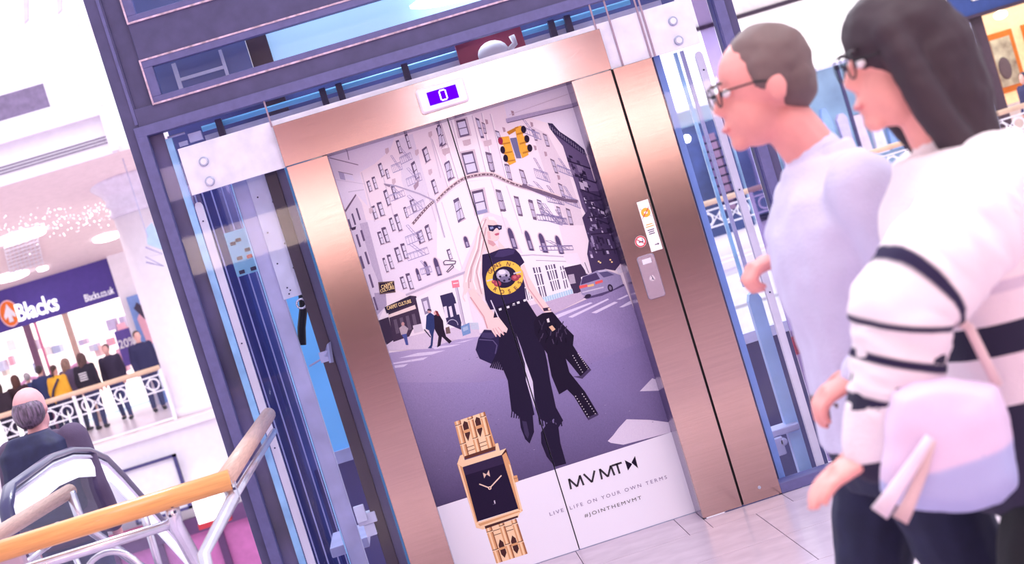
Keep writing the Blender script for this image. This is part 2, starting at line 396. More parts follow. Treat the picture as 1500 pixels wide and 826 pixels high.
MB().box(.660, .682, -.0015, -.001, 1.306, 1.311).box(.678, .681, -.0015, -.001, 1.313, 1.322).build('cigarette_mark', M_ink, NS)
# shaft fittings, left bay
def vbox(x0, x1, y0, y1, z0, z1, name, m, bevel=0): return MB().box(x0, x1, y0, y1, z0, z1).build(name, m, L, bevel=bevel)
vbox(-1.33, -1.256, .12, .14, .05, 2.45, 'dark_liner', mat('liner_plum', (96, 86, 126), .35, noise=.22, scale=3))
vbox(-1.252, -1.222, .09, .12, .05, 2.38, 'glass_fin', M_edge)
for sx in (-1, 1):
    x = sx*1.2
    st = MB().rings([[Vector((x+px, y, z)) for px, z in ((-.017, -.3), (.017, -.3), (.017, 2.05), (.011, 2.066), (0, 2.07), (-.011, 2.066), (-.017, 2.05))] for y in (.1, .13)]).build('stanchion', mat('stanchion_beige', (226, 214, 224), .45), L)
    for z in (1.98, 1.4, .9): MB().cyl((x, .098, z), .004, (0, -.003, 0), 10).build('screw', M_dark, st)
vbox(-1.34, -1.06, 1.0, 1.01, -.3, 2.3, 'side_glass', M_navy)
vbox(-1.5, -1.15, 2.3, 2.34, -.4, 1.92, 'rear_panel', mat('rear_panel_navy', (120, 118, 166), .4, noise=.2, scale=2))
vbox(-1.5, -1.15, 2.3, 2.34, 1.92, 2.6, 'rear_panel', mat('rear_panel_reflection', (172, 148, 166), .4, noise=.1, scale=2))  # upper piece tinted to imitate ceiling reflections in the shaft glass
for x in (-1.30, -1.262, -1.215, -1.16, -1.12): vbox(x-.003, x+.003, .985, 1.0, -.3, 2.3, 'glazing_line', mat('line_lilac', (168, 166, 210), .4))
vbox(-1.043, -.967, .27, .33, -.3, 2.12, 'guide_post', M_post, .004)
vbox(-1.049, -1.043, .262, .27, -.3, 2.12, 'guide_edge', M_edge)
bp_ = vbox(-.972, -.862, .245, .268, 1.53, 2.12, 'bolt_plate', M_plate, .002)
for k, (x, z) in enumerate(((-.945, 2.02), (-.885, 1.98), (-.95, 1.85), (-.89, 1.78), (-.95, 1.7), (-.885, 1.66), (-.94, 1.58), (-.93, 1.565), (-.94, 1.55))):
    MB().cyl((x, .246, z), .004, (0, -.003, 0), 10).build('hole', M_dark, bp_)
vbox(-.882, -.826, .2, .24, -.3, 2.12, 'track_post', M_darkbrown, .003)
vbox(-.826, -.789, .22, .26, -.3, 2.12, 'track_cover', mat('cover_plum', (96, 90, 136), .4))
vbox(-.789, -.766, .27, .28, -.3, 2.12, 'glass_fin', M_cyan)
vbox(-1.13, -.7, 1.6, 1.63, .62, 2.6, 'blue_screen', M_cyan)
vbox(-1.13, -.7, 1.58, 1.66, .55, .62, 'screen_rail', M_post)
vbox(-1.2, -.7, 1.62, 1.64, -.4, .55, 'kick_panel', mat('kick_violet', (70, 62, 120), .4))
vbox(-1.14, -.95, .5, .9, .26, .31, 'car_ledge', M_post, .005)
MB().tube([(-.885, .3, 1.53), (-.90, .33, 1.47), (-.94, .36, 1.38), (-.962, .36, 1.3)], .02, 8).build('cable_loop', M_gap, L, smooth=True)
MB().torus((-.90, .25, 1.49), .022, .005).build('cable_ring', M_steel, L, smooth=True)
MB().box(-.89, -.84, .19, .2, 1.2, 1.25).tube([(-.86, .195, 1.225), (-.83, .19, 1.28), (-.845, .19, 1.19)], .012, 6).tube([(-.95, .26, 1.2), (-.88, .2, 1.22)], .005, 6).build('latch', M_post, L)
MB().box(-.95, -.86, .19, .27, .42, .47).box(-.95, -.9, .17, .19, .44, .52).box(-.93, -.87, .2, .26, .36, .42).build('door_bracket', M_plate, L, bevel=.004)
NB = vbox(-1.21, -1.075, .9, .905, 1.70, 1.93, 'notice_sheet', mat('sheet_blue', (150, 206, 236), .5))
for x, z, c in ((-1.18, 1.87, M_dark), (-1.15, 1.88, M_ink), (-1.12, 1.82, M_dark), (-1.12, 1.785, M_red), (-1.17, 1.79, M_ink), (-1.18, 1.72, M_ink), (-1.12, 1.72, M_ink)):
    MB().box(x-.014, x+.014, .897, .9, z-.01, z+.008).build('print_block', c, NB)
# right bay
vbox(.968, .99, .1, .14, -.3, 2.11, 'dark_liner', M_dark)
vbox(.99, 1.025, .12, .13, -.3, 2.11, 'glass_fin', mat('fin_blue', (120, 150, 214), .3))
for x, m_ in ((1.118, M_edge), (1.15, M_post)): vbox(x-.008, x+.008, .2, .22, .95, 2.1, 'glass_fin', m_)
rg = MB().rings([[Vector((1.18+px, y, z)) for px, z in ((-.032, -.3), (.032, -.3), (.032, .86), (.02, .89), (0, .9), (-.02, .89), (-.032, .86))] for y in (.35, .4)]).build('buffer_post', mat('buffer_blue', (170, 200, 240), .3), L)
MB().box(.98, 1.2, .3, .42, .2, .235).box(1.0, 1.1, .28, .4, .11, .2).cyl((1.1, .28, .17), .02, (0, .05, 0)).build('door_bracket', M_post, L, bevel=.006)
vbox(1.245, 1.31, .12, .13, .05, 2.4, 'smoked_liner', glass('smoked', (206, 196, 222), .05))
vbox(.95, 1.6, 1.6, 1.64, -.4, .5, 'kick_panel', mat('kick_indigo', (58, 54, 104), .4))
vbox(.95, 1.6, 1.58, 1.66, .5, .56, 'screen_rail', M_post)
# transom contents
MB().tube([(-1.1, .3, 2.40), (1.0, .3, 2.40)], .014, 8).build('blue_tube', M_cyan, L, smooth=True)
vbox(-1.1, 1.15, .32, .36, 2.2, 2.37, 'track_beam', M_plate)
for x in (-1.0, -.5, -.1, -.42, .62, .7): vbox(x-.03, x+.0, .26, .31, 2.3, 2.42, 'track_bracket', M_dark)
vbox(.14, .46, .27, .31, 2.31, 2.45, 'red_motor_box', mat('motor_red', (170, 60, 96), .5))
MB().ell((.30, .24, 2.345), (.075, .05, .06)).tube([(.36, .24, 2.33), (.41, .24, 2.36), (.405, .24, 2.40)], .015, 8).build('white_motor', M_white, L, smooth=True)
vbox(-1.3, 1.3, .7, .74, 2.2, 2.5, 'rear_transom', mat('transom_blue', (92, 98, 150), .4, noise=.2, scale=3))
MB().tube([(-1.24, .1, 2.385), (-1.16, .1, 2.385)], .006).box(-1.15, -1.09, .1, .13, 2.335, 2.375).box(-1.2, -1.16, .1, .12, 2.33, 2.35).build('corner_clamp', M_post, L)
# door leaves
DL = MB().box(-.59, -.0025, .187, .215, .004, 2.12).build('door_leaf', mat('door_edge', (120, 112, 150), .4), L)
DR = MB().box(.0025, .59, .187, .215, .004, 2.12).build('door_leaf', mat('door_edge', (120, 112, 150), .4), L)
MB().box(-.02, .02, .214, .23, 0, 2.12).build('door_seal', M_gap, L)
# ------------------------------------------------------------------ the printed advert on the two door leaves
KR = {'0': (0, 0, 1), '1': (480, 150, 4.345), '2': (500, 330, 3.935), '3': (700, 120, 3.935), '4': (780, 280, 4.128), '5': (665, 300, 4.589),
      '6': (650, 595, 3.579), '8': (660, 420, 3.058), '9': (640, 590, 3.5), 'A': (560, 450, 2.196), 'B': (640, 160, 2.95), 'C': (480, 120, 2.174)}
DY = .187
POLY = {'street_print': [], 'figure_print': [], 'watch_print': []}
cnt = [0]
PG = ['street_print']
def toxz(k, p):
    if k == 'm': return p
    o = KR[k]; q = aty(o[0]+p[0]/o[2], o[1]+p[1]/o[2], DY); return (q.x, q.z)
def poly(c, k, pts, cols=None):
    cnt[0] += 1
    POLY[PG[0]].append((c, [toxz(k, p) for p in pts], cnt[0], cols))
def line(c, k, pts, wd):
    for a, b in zip(pts[:-1], pts[1:]):
        d = Vector((b[0]-a[0], b[1]-a[1]));
        if d.length < 1e-6: continue
        n = Vector((-d.y, d.x)).normalized()*wd/2
        poly(c, k, [(a[0]+n.x, a[1]+n.y), (b[0]+n.x, b[1]+n.y), (b[0]-n.x, b[1]-n.y), (a[0]-n.x, a[1]-n.y)])
def oval(c, k, x, y, rx, ry, rot=0., n=14):
    ca, sa = math.cos(rot), math.sin(rot)
    poly(c, k, [(x+rx*math.cos(t)*ca-ry*math.sin(t)*sa, y+rx*math.cos(t)*sa+ry*math.sin(t)*ca) for t in [2*math.pi*i/n for i in range(n)]])
VX, VY = .292, .956
def win(k, x, y, w_, h, sl, dark=(98, 82, 114), pane=(216, 208, 230), sill=True):
    q = lambda a, b: (x+a+b*VX, y+a*sl+b*VY)
    poly(dark, k, [q(0, 0), q(w_, 0), q(w_, h), q(0, h)])
    if w_ > 12:
        poly(pane, k, [q(w_*.3, h*.16), q(w_*.92, h*.14), q(w_*.92, h*.48), q(w_*.3, h*.5)])
        poly(pane, k, [q(w_*.3, h*.55), q(w_*.92, h*.53), q(w_*.92, h*.94), q(w_*.3, h*.94)])
        if sill: poly((196, 176, 196), k, [q(-w_*.15, h), q(w_*1.15, h), q(w_*1.15, h*1.06), q(-w_*.15, h*1.06)])
def archwin(k, x, y, w_, h, sl, dark=(86, 72, 112)):
    q = lambda a, b: (x+a+b*VX, y+a*sl+b*VY)
    for e, cc in ((w_*.22, (206, 188, 204)), (0, dark)):
        pts = [q(w_/2-(w_/2+e)*math.cos(t), h*.28-(h*.28+e)*math.sin(t)) for t in [math.pi*i/8 for i in range(9)]]
        poly(cc, k, pts+[q(w_+e, h), q(-e, h)])
    poly((168, 156, 190), k, [q(w_*.25, h*.5), q(w_*.8, h*.5), q(w_*.8, h*.9), q(w_*.25, h*.9)])
rnd = random.Random(3)
def escape(k, x, y, w_, h, sl, c=(158, 148, 190), n=6, wd=3.):
    q = lambda a, b: (x+a+b*VX, y+a*sl+b*VY)
    for b in (h*.55, h*.98): line(c, k, [q(0, b), q(w_, b)], wd*1.5)
    line(c, k, [q(0, h*.62), q(w_, h*.62)], wd*.8)
    for i in range(n+1): line(c, k, [q(w_*i/n, h*.55), q(w_*i/n, h)], wd*.7)
    line(c, k, [q(w_*.25, 0), q(w_*.75, h)], wd); line(c, k, [q(w_*.38, 0), q(w_*.88, h)], wd)
    for i in range(5): line(c, k, [q(w_*(.25+.1*i), h*.2*i), q(w_*(.38+.1*i), h*.2*i)], wd*.6)
# -- ground coat, skies
CR = (234, 222, 236)
poly(CR, 'm', [(-.585, .39), (.585, .39), (.585, 2.115), (-.585, 2.115)], [(232, 224, 238), (226, 210, 226), (240, 226, 238), (236, 222, 236)])
poly((226, 216, 238), '1', [(-5, 335), (430, 205), (400, 300), (300, 390), (205, 445), (235, 560), (255, 660), (180, 580), (110, 690), (60, 520)])
poly((232, 224, 244), '3', [(150, 130), (500, 0), (560, 10), (640, 300), (660, 480), (620, 400), (410, 240), (330, 215), (280, 200), (170, 215)])
poly((244, 236, 246), 'B', [(20, 60), (150, 20), (250, 290), (240, 300), (120, 310), (60, 350)])
poly((244, 234, 244), 'B', [(0, 410), (60, 355), (120, 315), (240, 300), (300, 320), (500, 390), (560, 640), (390, 660), (300, 470), (210, 440), (100, 700), (0, 640)])
poly((228, 218, 238), '2', [(140, -30), (380, -30), (560, 330), (380, 400), (230, 330)])
for a in ([(18, 62), (98, 322)], [(62, 50), (128, 300)], [(152, 28), (214, 282)], [(192, 16), (246, 282)], [(-20, 130), (50, 345)], [(230, 20), (300, 305)]): line((208, 194, 214), 'B', a, 4); line((250, 244, 250), 'B', [(p[0]+5, p[1]) for p in a], 3)
for a in ([(20, 400), (110, 690)], [(125, 320), (200, 560)], [(232, 300), (300, 520)], [(300, 330), (370, 540)]): line((220, 206, 222), 'B', a, 4)
for a in ([(215, 445), (300, 760)], [(330, 385), (430, 760)], [(560, 300), (690, 760)], [(650, 200), (720, 480)]): line((212, 200, 220), '1', a, 7)
poly((222, 212, 232), '1', [(455, 230), (540, 200), (640, 560), (600, 700), (560, 760), (470, 500)])
poly((222, 206, 222), '3', [(300, 250), (400, 300), (520, 520), (600, 760), (640, 826), (520, 826), (400, 560)])
# -- left, distant block
poly((216, 204, 226), '1', [(110, 692), (180, 582), (215, 640), (265, 826), (145, 826)])
poly((112, 92, 118), '1', [(106, 690), (178, 582), (182, 592), (112, 704)])
poly((214, 202, 224), '2', [(45, 0), (115, -10), (225, 330), (250, 470), (215, 545), (200, 480)])
poly((188, 176, 204), '2', [(105, -10), (150, -20), (240, 325), (215, 330), (175, 230)])
poly((170, 158, 188), '2', [(190, 390), (255, 385), (262, 460), (205, 520)])
for a in ((150, 710, 10, 75), (178, 675, 10, 80), (128, 745, 9, 60)): win('1', *a, -.5, (98, 84, 118), sill=False)
for a in ((82, 55, 11, 75), (108, 30, 11, 65), (103, 180, 12, 75), (132, 155, 11, 75), (155, 285, 11, 80), (180, 415, 11, 80)): win('2', *a, -.4, (104, 88, 122), sill=False)
poly((72, 56, 84), '1', [(145, 800), (180, 788), (178, 808), (155, 815)])
for x, y, w_, h in ((68, 440, 34, 48), (105, 452, 52, 36)): poly((176, 168, 206) if w_ < 40 else (222, 216, 242), '1', [(x, y), (x+w_, y+w_*.25), (x+w_+12, y+h+w_*.22), (x+12, y+h)])
line((140, 124, 150), '1', [(66, 440), (160, 460)], 4)
line((146, 128, 160), '1', [(10, 352), (195, 398)], 6); line((150, 136, 166), '1', [(122, 300), (135, 365)], 6)
line((206, 196, 220), '1', [(40, 490), (240, 520)], 4); line((196, 186, 212), '1', [(130, 570), (230, 555)], 5)
# -- windows of the long left front
for a in ((245, 505, 20, 70, -.55), (278, 478, 20, 80, -.4), (318, 395, 22, 85, -.6), (362, 430, 18, 60, -.5), (352, 565, 22, 100, -.6), (400, 535, 22, 90, -.5), (275, 665, 22, 85, -.5),
          (310, 640, 30, 90, -.3), (388, 740, 20, 85, -.5), (420, 716, 24, 110, -.4), (528, 390, 24, 110, -.8), (598, 300, 30, 90, -.75), (688, 165, 30, 125, -.7), (740, 392, 34, 112, -.65),
          (655, 500, 24, 90, -.6), (798, 622, 34, 140, -.55), (620, 785, 22, 60, -.5), (432, 245, 20, 85, -.4), (488, 205, 18, 95, -.4), (340, 800, 20, 60, -.4), (520, 625, 26, 80, -.5), (480, 670, 16, 70, -.5)): win('1', *a)
for a in ((205, 40, 22, 75, -.3), (230, 15, 25, 90, -.25), (235, 190, 14, 85, -.35), (260, 172, 22, 85, -.25), (302, 132, 26, 85, -.35), (338, 108, 24, 90, -.25), (335, 300, 22, 72, -.35), (368, 280, 24, 95, -.25),
          (430, 40, 32, 72, -.5), (478, 8, 22, 85, -.5), (605, 142, 20, 60, -.4)): win('2', *a)
for a in ((424, 250, 16, 75, -.3), (470, 210, 18, 85, -.3), (525, 190, 24, 108, -.25), (700, 68, 18, 65, -.2)): archwin('2', *a)
for a in ((385, 345, 60, 110, -.4), (480, 430, 90, 110, -.45), (378, 545, 90, 90, -.4), (478, 610, 110, 120, -.5), (440, 300, 70, 100, -.5)): escape('1', *a)
for a in ((350, 10, 90, 110, -.4), (360, 120, 120, 90, -.35), (440, 210, 60, 80, -.3)): escape('2', *a)
for x, y in ((640, 190), (555, 305), (735, 305), (640, 430), (408, 490), (262, 675), (365, 295)):
    poly((204, 182, 198), '1', [(x, y), (x+22, y-8), (x+26, y+18), (x+12, y+36), (x+2, y+26)])
poly((168, 146, 168), '1', [(545, 530), (580, 490), (578, 530), (555, 560)])
# -- windows of the corner and the right front
def q4(k, a, dark=(112, 98, 132), pane=(216, 212, 238)):
    poly(dark, k, a)
    c = [sum(p[0] for p in a)/4, sum(p[1] for p in a)/4]
    s = lambda p, t: (c[0]+(p[0]-c[0])*t, c[1]+(p[1]-c[1])*t)
    i = [s(p, .78) for p in a]; m = lambda p, r, t: (p[0]+(r[0]-p[0])*t, p[1]+(r[1]-p[1])*t)
    poly(pane, k, [i[0], i[1], m(i[1], i[2], .47), m(i[0], i[3], .47)]); poly(pane, k, [m(i[0], i[3], .54), m(i[1], i[2], .54), i[2], i[3]])
for a in ([(82, 50), (122, 40), (142, 112), (100, 122)], [(105, 190), (155, 180), (180, 275), (130, 287)], [(150, 356), (198, 345), (220, 445), (172, 457)]):
    g = [(a[0][0]-8, a[0][1]-6), (a[1][0]+8, a[1][1]-8), (a[2][0]+8, a[2][1]+2), (a[3][0]-8, a[3][1]+4)]
    poly((212, 196, 212), 'B', g); q4('B', a)
    poly((92, 76, 104), 'B', [a[0], a[1], (a[1][0]+3, a[1][1]+9), (a[0][0]+3, a[0][1]+9)])
poly((150, 150, 190), 'B', [(172, 440), (216, 430), (220, 445), (172, 457)])
for a in ([(165, 35), (182, 42), (205, 125), (190, 125)], [(208, 183), (235, 190), (252, 270), (228, 266)], [(252, 345), (276, 350), (300, 440), (275, 442)], [(332, 375), (352, 378), (372, 462), (352, 460)],
          [(290, 235), (310, 240), (326, 312), (308, 306)], [(355, 258), (374, 264), (392, 320), (376, 318)], [(395, 388), (413, 394), (432, 480), (416, 476)], [(33, 232), (52, 220), (62, 300), (48, 312)],
          [(72, 397), (90, 384), (106, 480), (92, 492)], [(250, 90), (268, 96), (285, 150), (270, 150)], [(0, 70), (12, 62), (25, 150), (12, 165)], [(430, 388), (450, 395), (468, 450), (450, 450)]): q4('B', a, (104, 90, 124), (206, 200, 226))
for x, y in ((110, 128), (200, 130), (20, 165)): poly((208, 186, 200), 'B', [(x, y+8), (x+34, y), (x+38, y+22), (x+20, y+30), (x+6, y+30)])
for a in ((300, 512, 22, 95, .05), (374, 524, 20, 90, .1), (434, 535, 22, 88, .1), (506, 545, 20, 84, .1), (112, 552, 16, 50, -.3)): archwin('B', *a)
for a in ([(45, 405), (70, 412), (96, 522), (74, 520)], [(160, 470), (180, 478), (200, 570), (184, 566)], [(235, 500), (262, 510), (288, 602), (262, 596)], [(20, 230), (40, 240), (52, 300), (36, 300)], [(372, 295), (396, 305), (415, 375), (395, 372)],
          [(415, 440), (440, 452), (465, 530), (445, 525)], [(460, 580), (485, 592), (505, 670), (485, 665)], [(310, 270), (328, 276), (345, 340), (328, 338)], [(100, 618), (125, 626), (158, 748), (130, 745)], [(205, 655), (228, 662), (258, 775), (236, 772)],
          [(288, 680), (315, 690), (340, 790), (318, 788)], [(340, 690), (362, 700), (385, 770), (365, 768)], [(450, 715), (472, 722), (490, 790), (475, 790)], [(505, 725), (530, 735), (552, 826), (530, 826)]): q4('3', a, (112, 92, 118), (190, 178, 206))
for x, y in ((140, 260), (320, 365), (380, 400), (455, 535), (40, 215), (190, 165), (300, 230)): poly((176, 148, 166), '3', [(x, y), (x+16, y+4), (x+20, y+26), (x+8, y+30)])
for a in ((300, 430, 80, 130, .35), (280, 555, 150, 70, .42), (345, 690, 110, 110, .3), (470, 590, 90, 110, .4), (230, 205, 110, 90, .4), (440, 430, 90, 90, .4)): escape('3', *a, (150, 140, 184), 7)
for a in ((10, 95, 150, 85, .1), (120, 110, 70, 90, .1), (30, 300, 200, 62, -.02), (60, -40, 100, 110, .2)): escape('4', *a, (128, 116, 162), 9)
# -- moulded string course
sc = [(0, 395), (25, 368), (50, 345), (85, 318), (110, 302), (140, 291), (170, 285), (205, 281), (240, 282), (262, 290), (290, 305), (330, 322), (370, 335), (440, 350), (530, 382)]
line((226, 206, 212), 'B', [(x, y-7) for x, y in sc], 7); line((122, 96, 112), 'B', sc, 9); line((196, 176, 192), 'B', [(x, y+7) for x, y in sc], 5)
for a, b in zip(sc[:-1], sc[1:]):
    for t in (.2, .6):
        x, y = a[0]+(b[0]-a[0])*t, a[1]+(b[1]-a[1])*t; oval((216, 200, 208), 'B', x, y, 3.2, 3.4, n=6)
sl2 = [(680, 625), (640, 660), (590, 715), (540, 775)]
line((122, 98, 116), '1', sl2, 16)
for i in range(12):
    t = i/11*2.99; j = int(t); f_ = t-j; x = sl2[j][0]+(sl2[j+1][0]-sl2[j][0])*f_; y = sl2[j][1]+(sl2[j+1][1]-sl2[j][1])*f_; oval((214, 198, 208), '1', x, y, 4, 6, n=6)
line((116, 96, 124), '3', [(255, 595), (330, 625), (420, 655), (500, 680), (575, 690)], 18)
# -- dark block on the right
poly((98, 82, 122), '3', [(408, 238), (470, 290), (560, 350), (615, 400), (645, 480), (670, 560), (710, 640), (790, 826), (655, 826), (600, 720), (565, 600), (525, 480), (490, 370), (430, 290)])
poly((58, 48, 84), '3', [(402, 236), (430, 240), (470, 285), (560, 345), (612, 388), (628, 425), (600, 412), (540, 372), (440, 300), (415, 270)])
for i in range(16):
    t = i/15; line((150, 138, 168), '3', [(415+t*200, 252+t*150), (420+t*200, 272+t*150)], 3)
poly((70, 56, 92), '4', [(290, 0), (440, 0), (480, 120), (530, 290), (545, 420), (500, 480), (440, 470), (360, 500), (330, 380), (340, 300), (300, 160), (330, 120)])
for i in range(70):
    x = rnd.uniform(300, 500); y = rnd.uniform(20, 380)
    if (x-300) < 30+y*.0 and y > 100: x += 40
    c = rnd.choice([(44, 34, 62), (50, 40, 70), (150, 138, 176), (196, 184, 214), (110, 94, 134)])
    w_, h = rnd.uniform(6, 16), rnd.uniform(10, 40)
    poly(c, '4', [(x, y), (x+w_, y+w_*.2), (x+w_+h*.29, y+h), (x+h*.29, y+h)])
for i in range(46):
    t = rnd.random(); x = 520+t*180+rnd.uniform(-25, 45); y = 420+t*380+rnd.uniform(-20, 20)
    c = rnd.choice([(52, 42, 72), (60, 48, 82), (40, 30, 58), (186, 172, 200), (130, 114, 150)])
    w_, h = rnd.uniform(8, 26), rnd.uniform(10, 44)
    poly(c, '3', [(x, y), (x+w_, y+w_*.35), (x+w_+h*.29, y+h+w_*.3), (x+h*.29, y+h)])
for k in range(5): line((46, 36, 66), '3', [(520+k*40, 455+k*84), (650+k*36, 500+k*84)], 8)
for k in range(4): line((50, 38, 68), '4', [(310+k*22, 60+k*100), (450+k*25, 50+k*100)], 8)
for x, y in ((400, 425), (470, 415), (410, 432), (480, 428)): oval((255, 216, 160), '4', x, y, 6, 5, n=8)
# -- ground floor on the right
poly((238, 230, 244), '4', [(-170, 380), (0, 372), (270, 388), (332, 500), (300, 540), (200, 610), (0, 660), (-170, 690)])
line((196, 182, 206), '4', [(-160, 395), (0, 385), (270, 400)], 8); line((170, 156, 180), '4', [(20, 418), (200, 425), (290, 440)], 4)
poly((232, 222, 238), '4', [(180, 380), (270, 372), (300, 440), (210, 440)])
for a, n in (([(0, 462), (45, 458), (88, 640), (52, 650)], 2), ([(75, 450), (135, 440), (170, 590), (122, 605)], 3), ([(-75, 470), (-40, 468), (0, 650), (-30, 660)], 2), ([(165, 455), (186, 450), (216, 582), (196, 590)], 1)):
    poly((92, 80, 112), '4', a)
    for i in range(1, n+1):
        t = i/(n+1); line((240, 234, 246), '4', [(a[0][0]+(a[1][0]-a[0][0])*t, a[0][1]+(a[1][1]-a[0][1])*t), (a[3][0]+(a[2][0]-a[3][0])*t, a[3][1]+(a[2][1]-a[3][1])*t)], 8)
    for t in (.2, .6): line((240, 234, 246), '4', [(a[0][0]+(a[3][0]-a[0][0])*t, a[0][1]+(a[3][1]-a[0][1])*t), (a[1][0]+(a[2][0]-a[1][0])*t, a[1][1]+(a[2][1]-a[1][1])*t)], 7)
poly((66, 52, 82), '4', [(190, 462), (292, 440), (335, 505), (292, 520), (310, 600), (250, 625)])
poly((176, 164, 186), '4', [(214, 506), (250, 500), (262, 556), (226, 562)])
poly((230, 220, 234), '4', [(300, 435), (330, 425), (352, 490), (325, 500)]); line((120, 104, 130), '4', [(315, 430), (340, 495)], 5)
poly((190, 172, 202), '4', [(-170, 740), (0, 688), (240, 620), (300, 612), (330, 640), (130, 738), (-170, 800)])
poly((172, 202, 226), '4', [(20, 655), (240, 590), (246, 618), (30, 684)])
for i in range(16): line((226, 236, 248), '4', [(28+i*14, 652-i*4.2), (36+i*14, 684-i*4.3)], 3)
# -- road
poly((150, 138, 182), '0', [(560, 518), (627, 509), (700, 489), (760, 475), (812, 459), (862, 437), (914, 416), (955, 520), (1005, 640), (640, 752), (600, 640)],
     [(168, 154, 196), (170, 156, 198), (172, 160, 202), (170, 158, 200), (166, 152, 198), (150, 136, 182), (148, 134, 180), (128, 114, 164), (104, 92, 138), (80, 68, 108), (134, 120, 164)])
poly((108, 94, 140), '0', [(575, 560), (700, 560), (850, 540), (940, 500), (1005, 640), (640, 752)], [(150, 136, 180), (146, 134, 182), (138, 126, 176), (130, 116, 166), (100, 88, 132), (76, 64, 102)])
for a in ([(330, 765), (440, 735), (600, 720), (520, 745)], [(298, 792), (500, 757), (472, 775), (302, 800)], [(305, 808), (385, 798), (360, 815), (310, 822)], [(520, 702), (690, 683), (640, 698), (540, 714)], [(640, 682), (770, 652), (710, 672)]): poly((210, 200, 228), '2', a)
for a in ([(140, 748), (350, 672), (364, 676), (150, 768)], [(215, 760), (455, 648), (462, 655), (240, 765)], [(355, 735), (495, 668), (517, 672), (385, 738)], [(508, 655), (572, 625), (580, 632), (530, 655)], [(523, 702), (592, 662), (600, 680), (545, 702)]): poly((214, 204, 232), '4', a)
poly((212, 202, 226), 'A', [(725, 430), (742, 412), (760, 388), (786, 360), (860, 362), (922, 370), (928, 402), (775, 442), (735, 436)])
poly((206, 196, 222), 'A', [(828, 270), (868, 228), (890, 236), (892, 268)])
for i in range(90):
    x = rnd.uniform(60, 900); y = rnd.uniform(150, 560)
    if y > 590-.24*x: continue
    if x < 60+(y-150)*.25: continue
    line(rnd.choice([(132, 120, 164), (88, 76, 116), (160, 150, 188)]), 'A', [(x, y), (x+rnd.uniform(2, 6), y-rnd.uniform(0, 2))], 1.2)
# -- pavement and shops on the left
poly((206, 192, 216), '2', [(262, 672), (560, 600), (787, 570), (800, 640), (640, 662), (500, 712), (270, 722)])
poly((62, 50, 74), '2', [(215, 548), (272, 528), (302, 660), (262, 688)])
poly((66, 52, 76), '2', [(268, 485), (400, 405), (432, 408), (462, 570), (410, 602), (392, 640), (300, 672)])
for x in (300, 335, 370, 405): poly((98, 84, 106), '2', [(x, 545-(x-300)*.3), (x+18, 540-(x-300)*.3), (x+36, 620-(x-300)*.3), (x+16, 626-(x-300)*.3)])
poly((50, 42, 66), '2', [(248, 472), (398, 404), (412, 450), (262, 508)])
poly((228, 208, 208), '2', [(272, 515), (424, 458), (431, 480), (276, 532)])
poly((206, 196, 214), '2', [(412, 578), (462, 566), (470, 608), (420, 622)])
poly((44, 34, 56), '2', [(212, 328), (304, 320), (313, 386), (222, 398)])
line((150, 120, 110), '2', [(216, 332), (302, 324), (310, 382), (224, 394), (216, 332)], 2)
poly((236, 228, 242), '2', [(430, 420), (560, 345), (700, 285), (760, 560), (600, 600), (470, 600)])
line((186, 174, 200), '2', [(372, 402), (560, 326), (720, 268)], 12)
poly((140, 130, 160), '2', [(458, 425), (500, 410), (520, 500), (482, 515)]); poly((214, 206, 228), '2', [(470, 440), (492, 432), (505, 490), (486, 496)])
poly((56, 50, 88), '2', [(568, 405), (640, 385), (655, 420), (692, 560), (690, 602), (610, 568)])
for a in ([(588, 470), (606, 465), (616, 530), (600, 535)], [(618, 470), (634, 464), (646, 525), (630, 530)], [(650, 452), (680, 445), (692, 510), (665, 515)]): poly((222, 214, 234), '2', a)
for t in range(10):
    a = math.pi*t/10; b = math.pi*(t+1)/10
    line((180, 172, 200), '2', [(640-32*math.cos(a), 575-32*math.sin(a)), (640-32*math.cos(b), 575-32*math.sin(b))], 4)
line((196, 186, 208), '2', [(655, 330), (712, 600)], 14); line((150, 140, 170), '2', [(663, 330), (720, 600)], 4)
poly((232, 130, 150), '2', [(634, 320), (675, 313), (683, 355), (641, 362)]); line((250, 230, 236), '2', [(644, 336), (674, 331)], 5)
line((86, 74, 104), '2', [(588, 212), (600, 202), (660, 206), (655, 222), (594, 228), (588, 212)], 5); line((86, 74, 104), '2', [(606, 268), (640, 228), (648, 240), (612, 272)], 5)
poly((118, 148, 196), '2', [(688, 582), (738, 560), (746, 622), (700, 638)]); poly((160, 180, 212), '2', [(698, 590), (728, 578), (732, 600), (704, 612)])
for i in range(6): line((176, 204, 224), '2', [(745+i*8, 560), (752+i*8, 600)], 4)
line((176, 166, 196), '1', [(360, 520), (430, 530), (580, 580), (680, 625)], 9); poly((150, 134, 160), '1', [(355, 515), (400, 525), (395, 540), (365, 528)]); line((190, 182, 206), '1', [(680, 625), (745, 860)], 9)
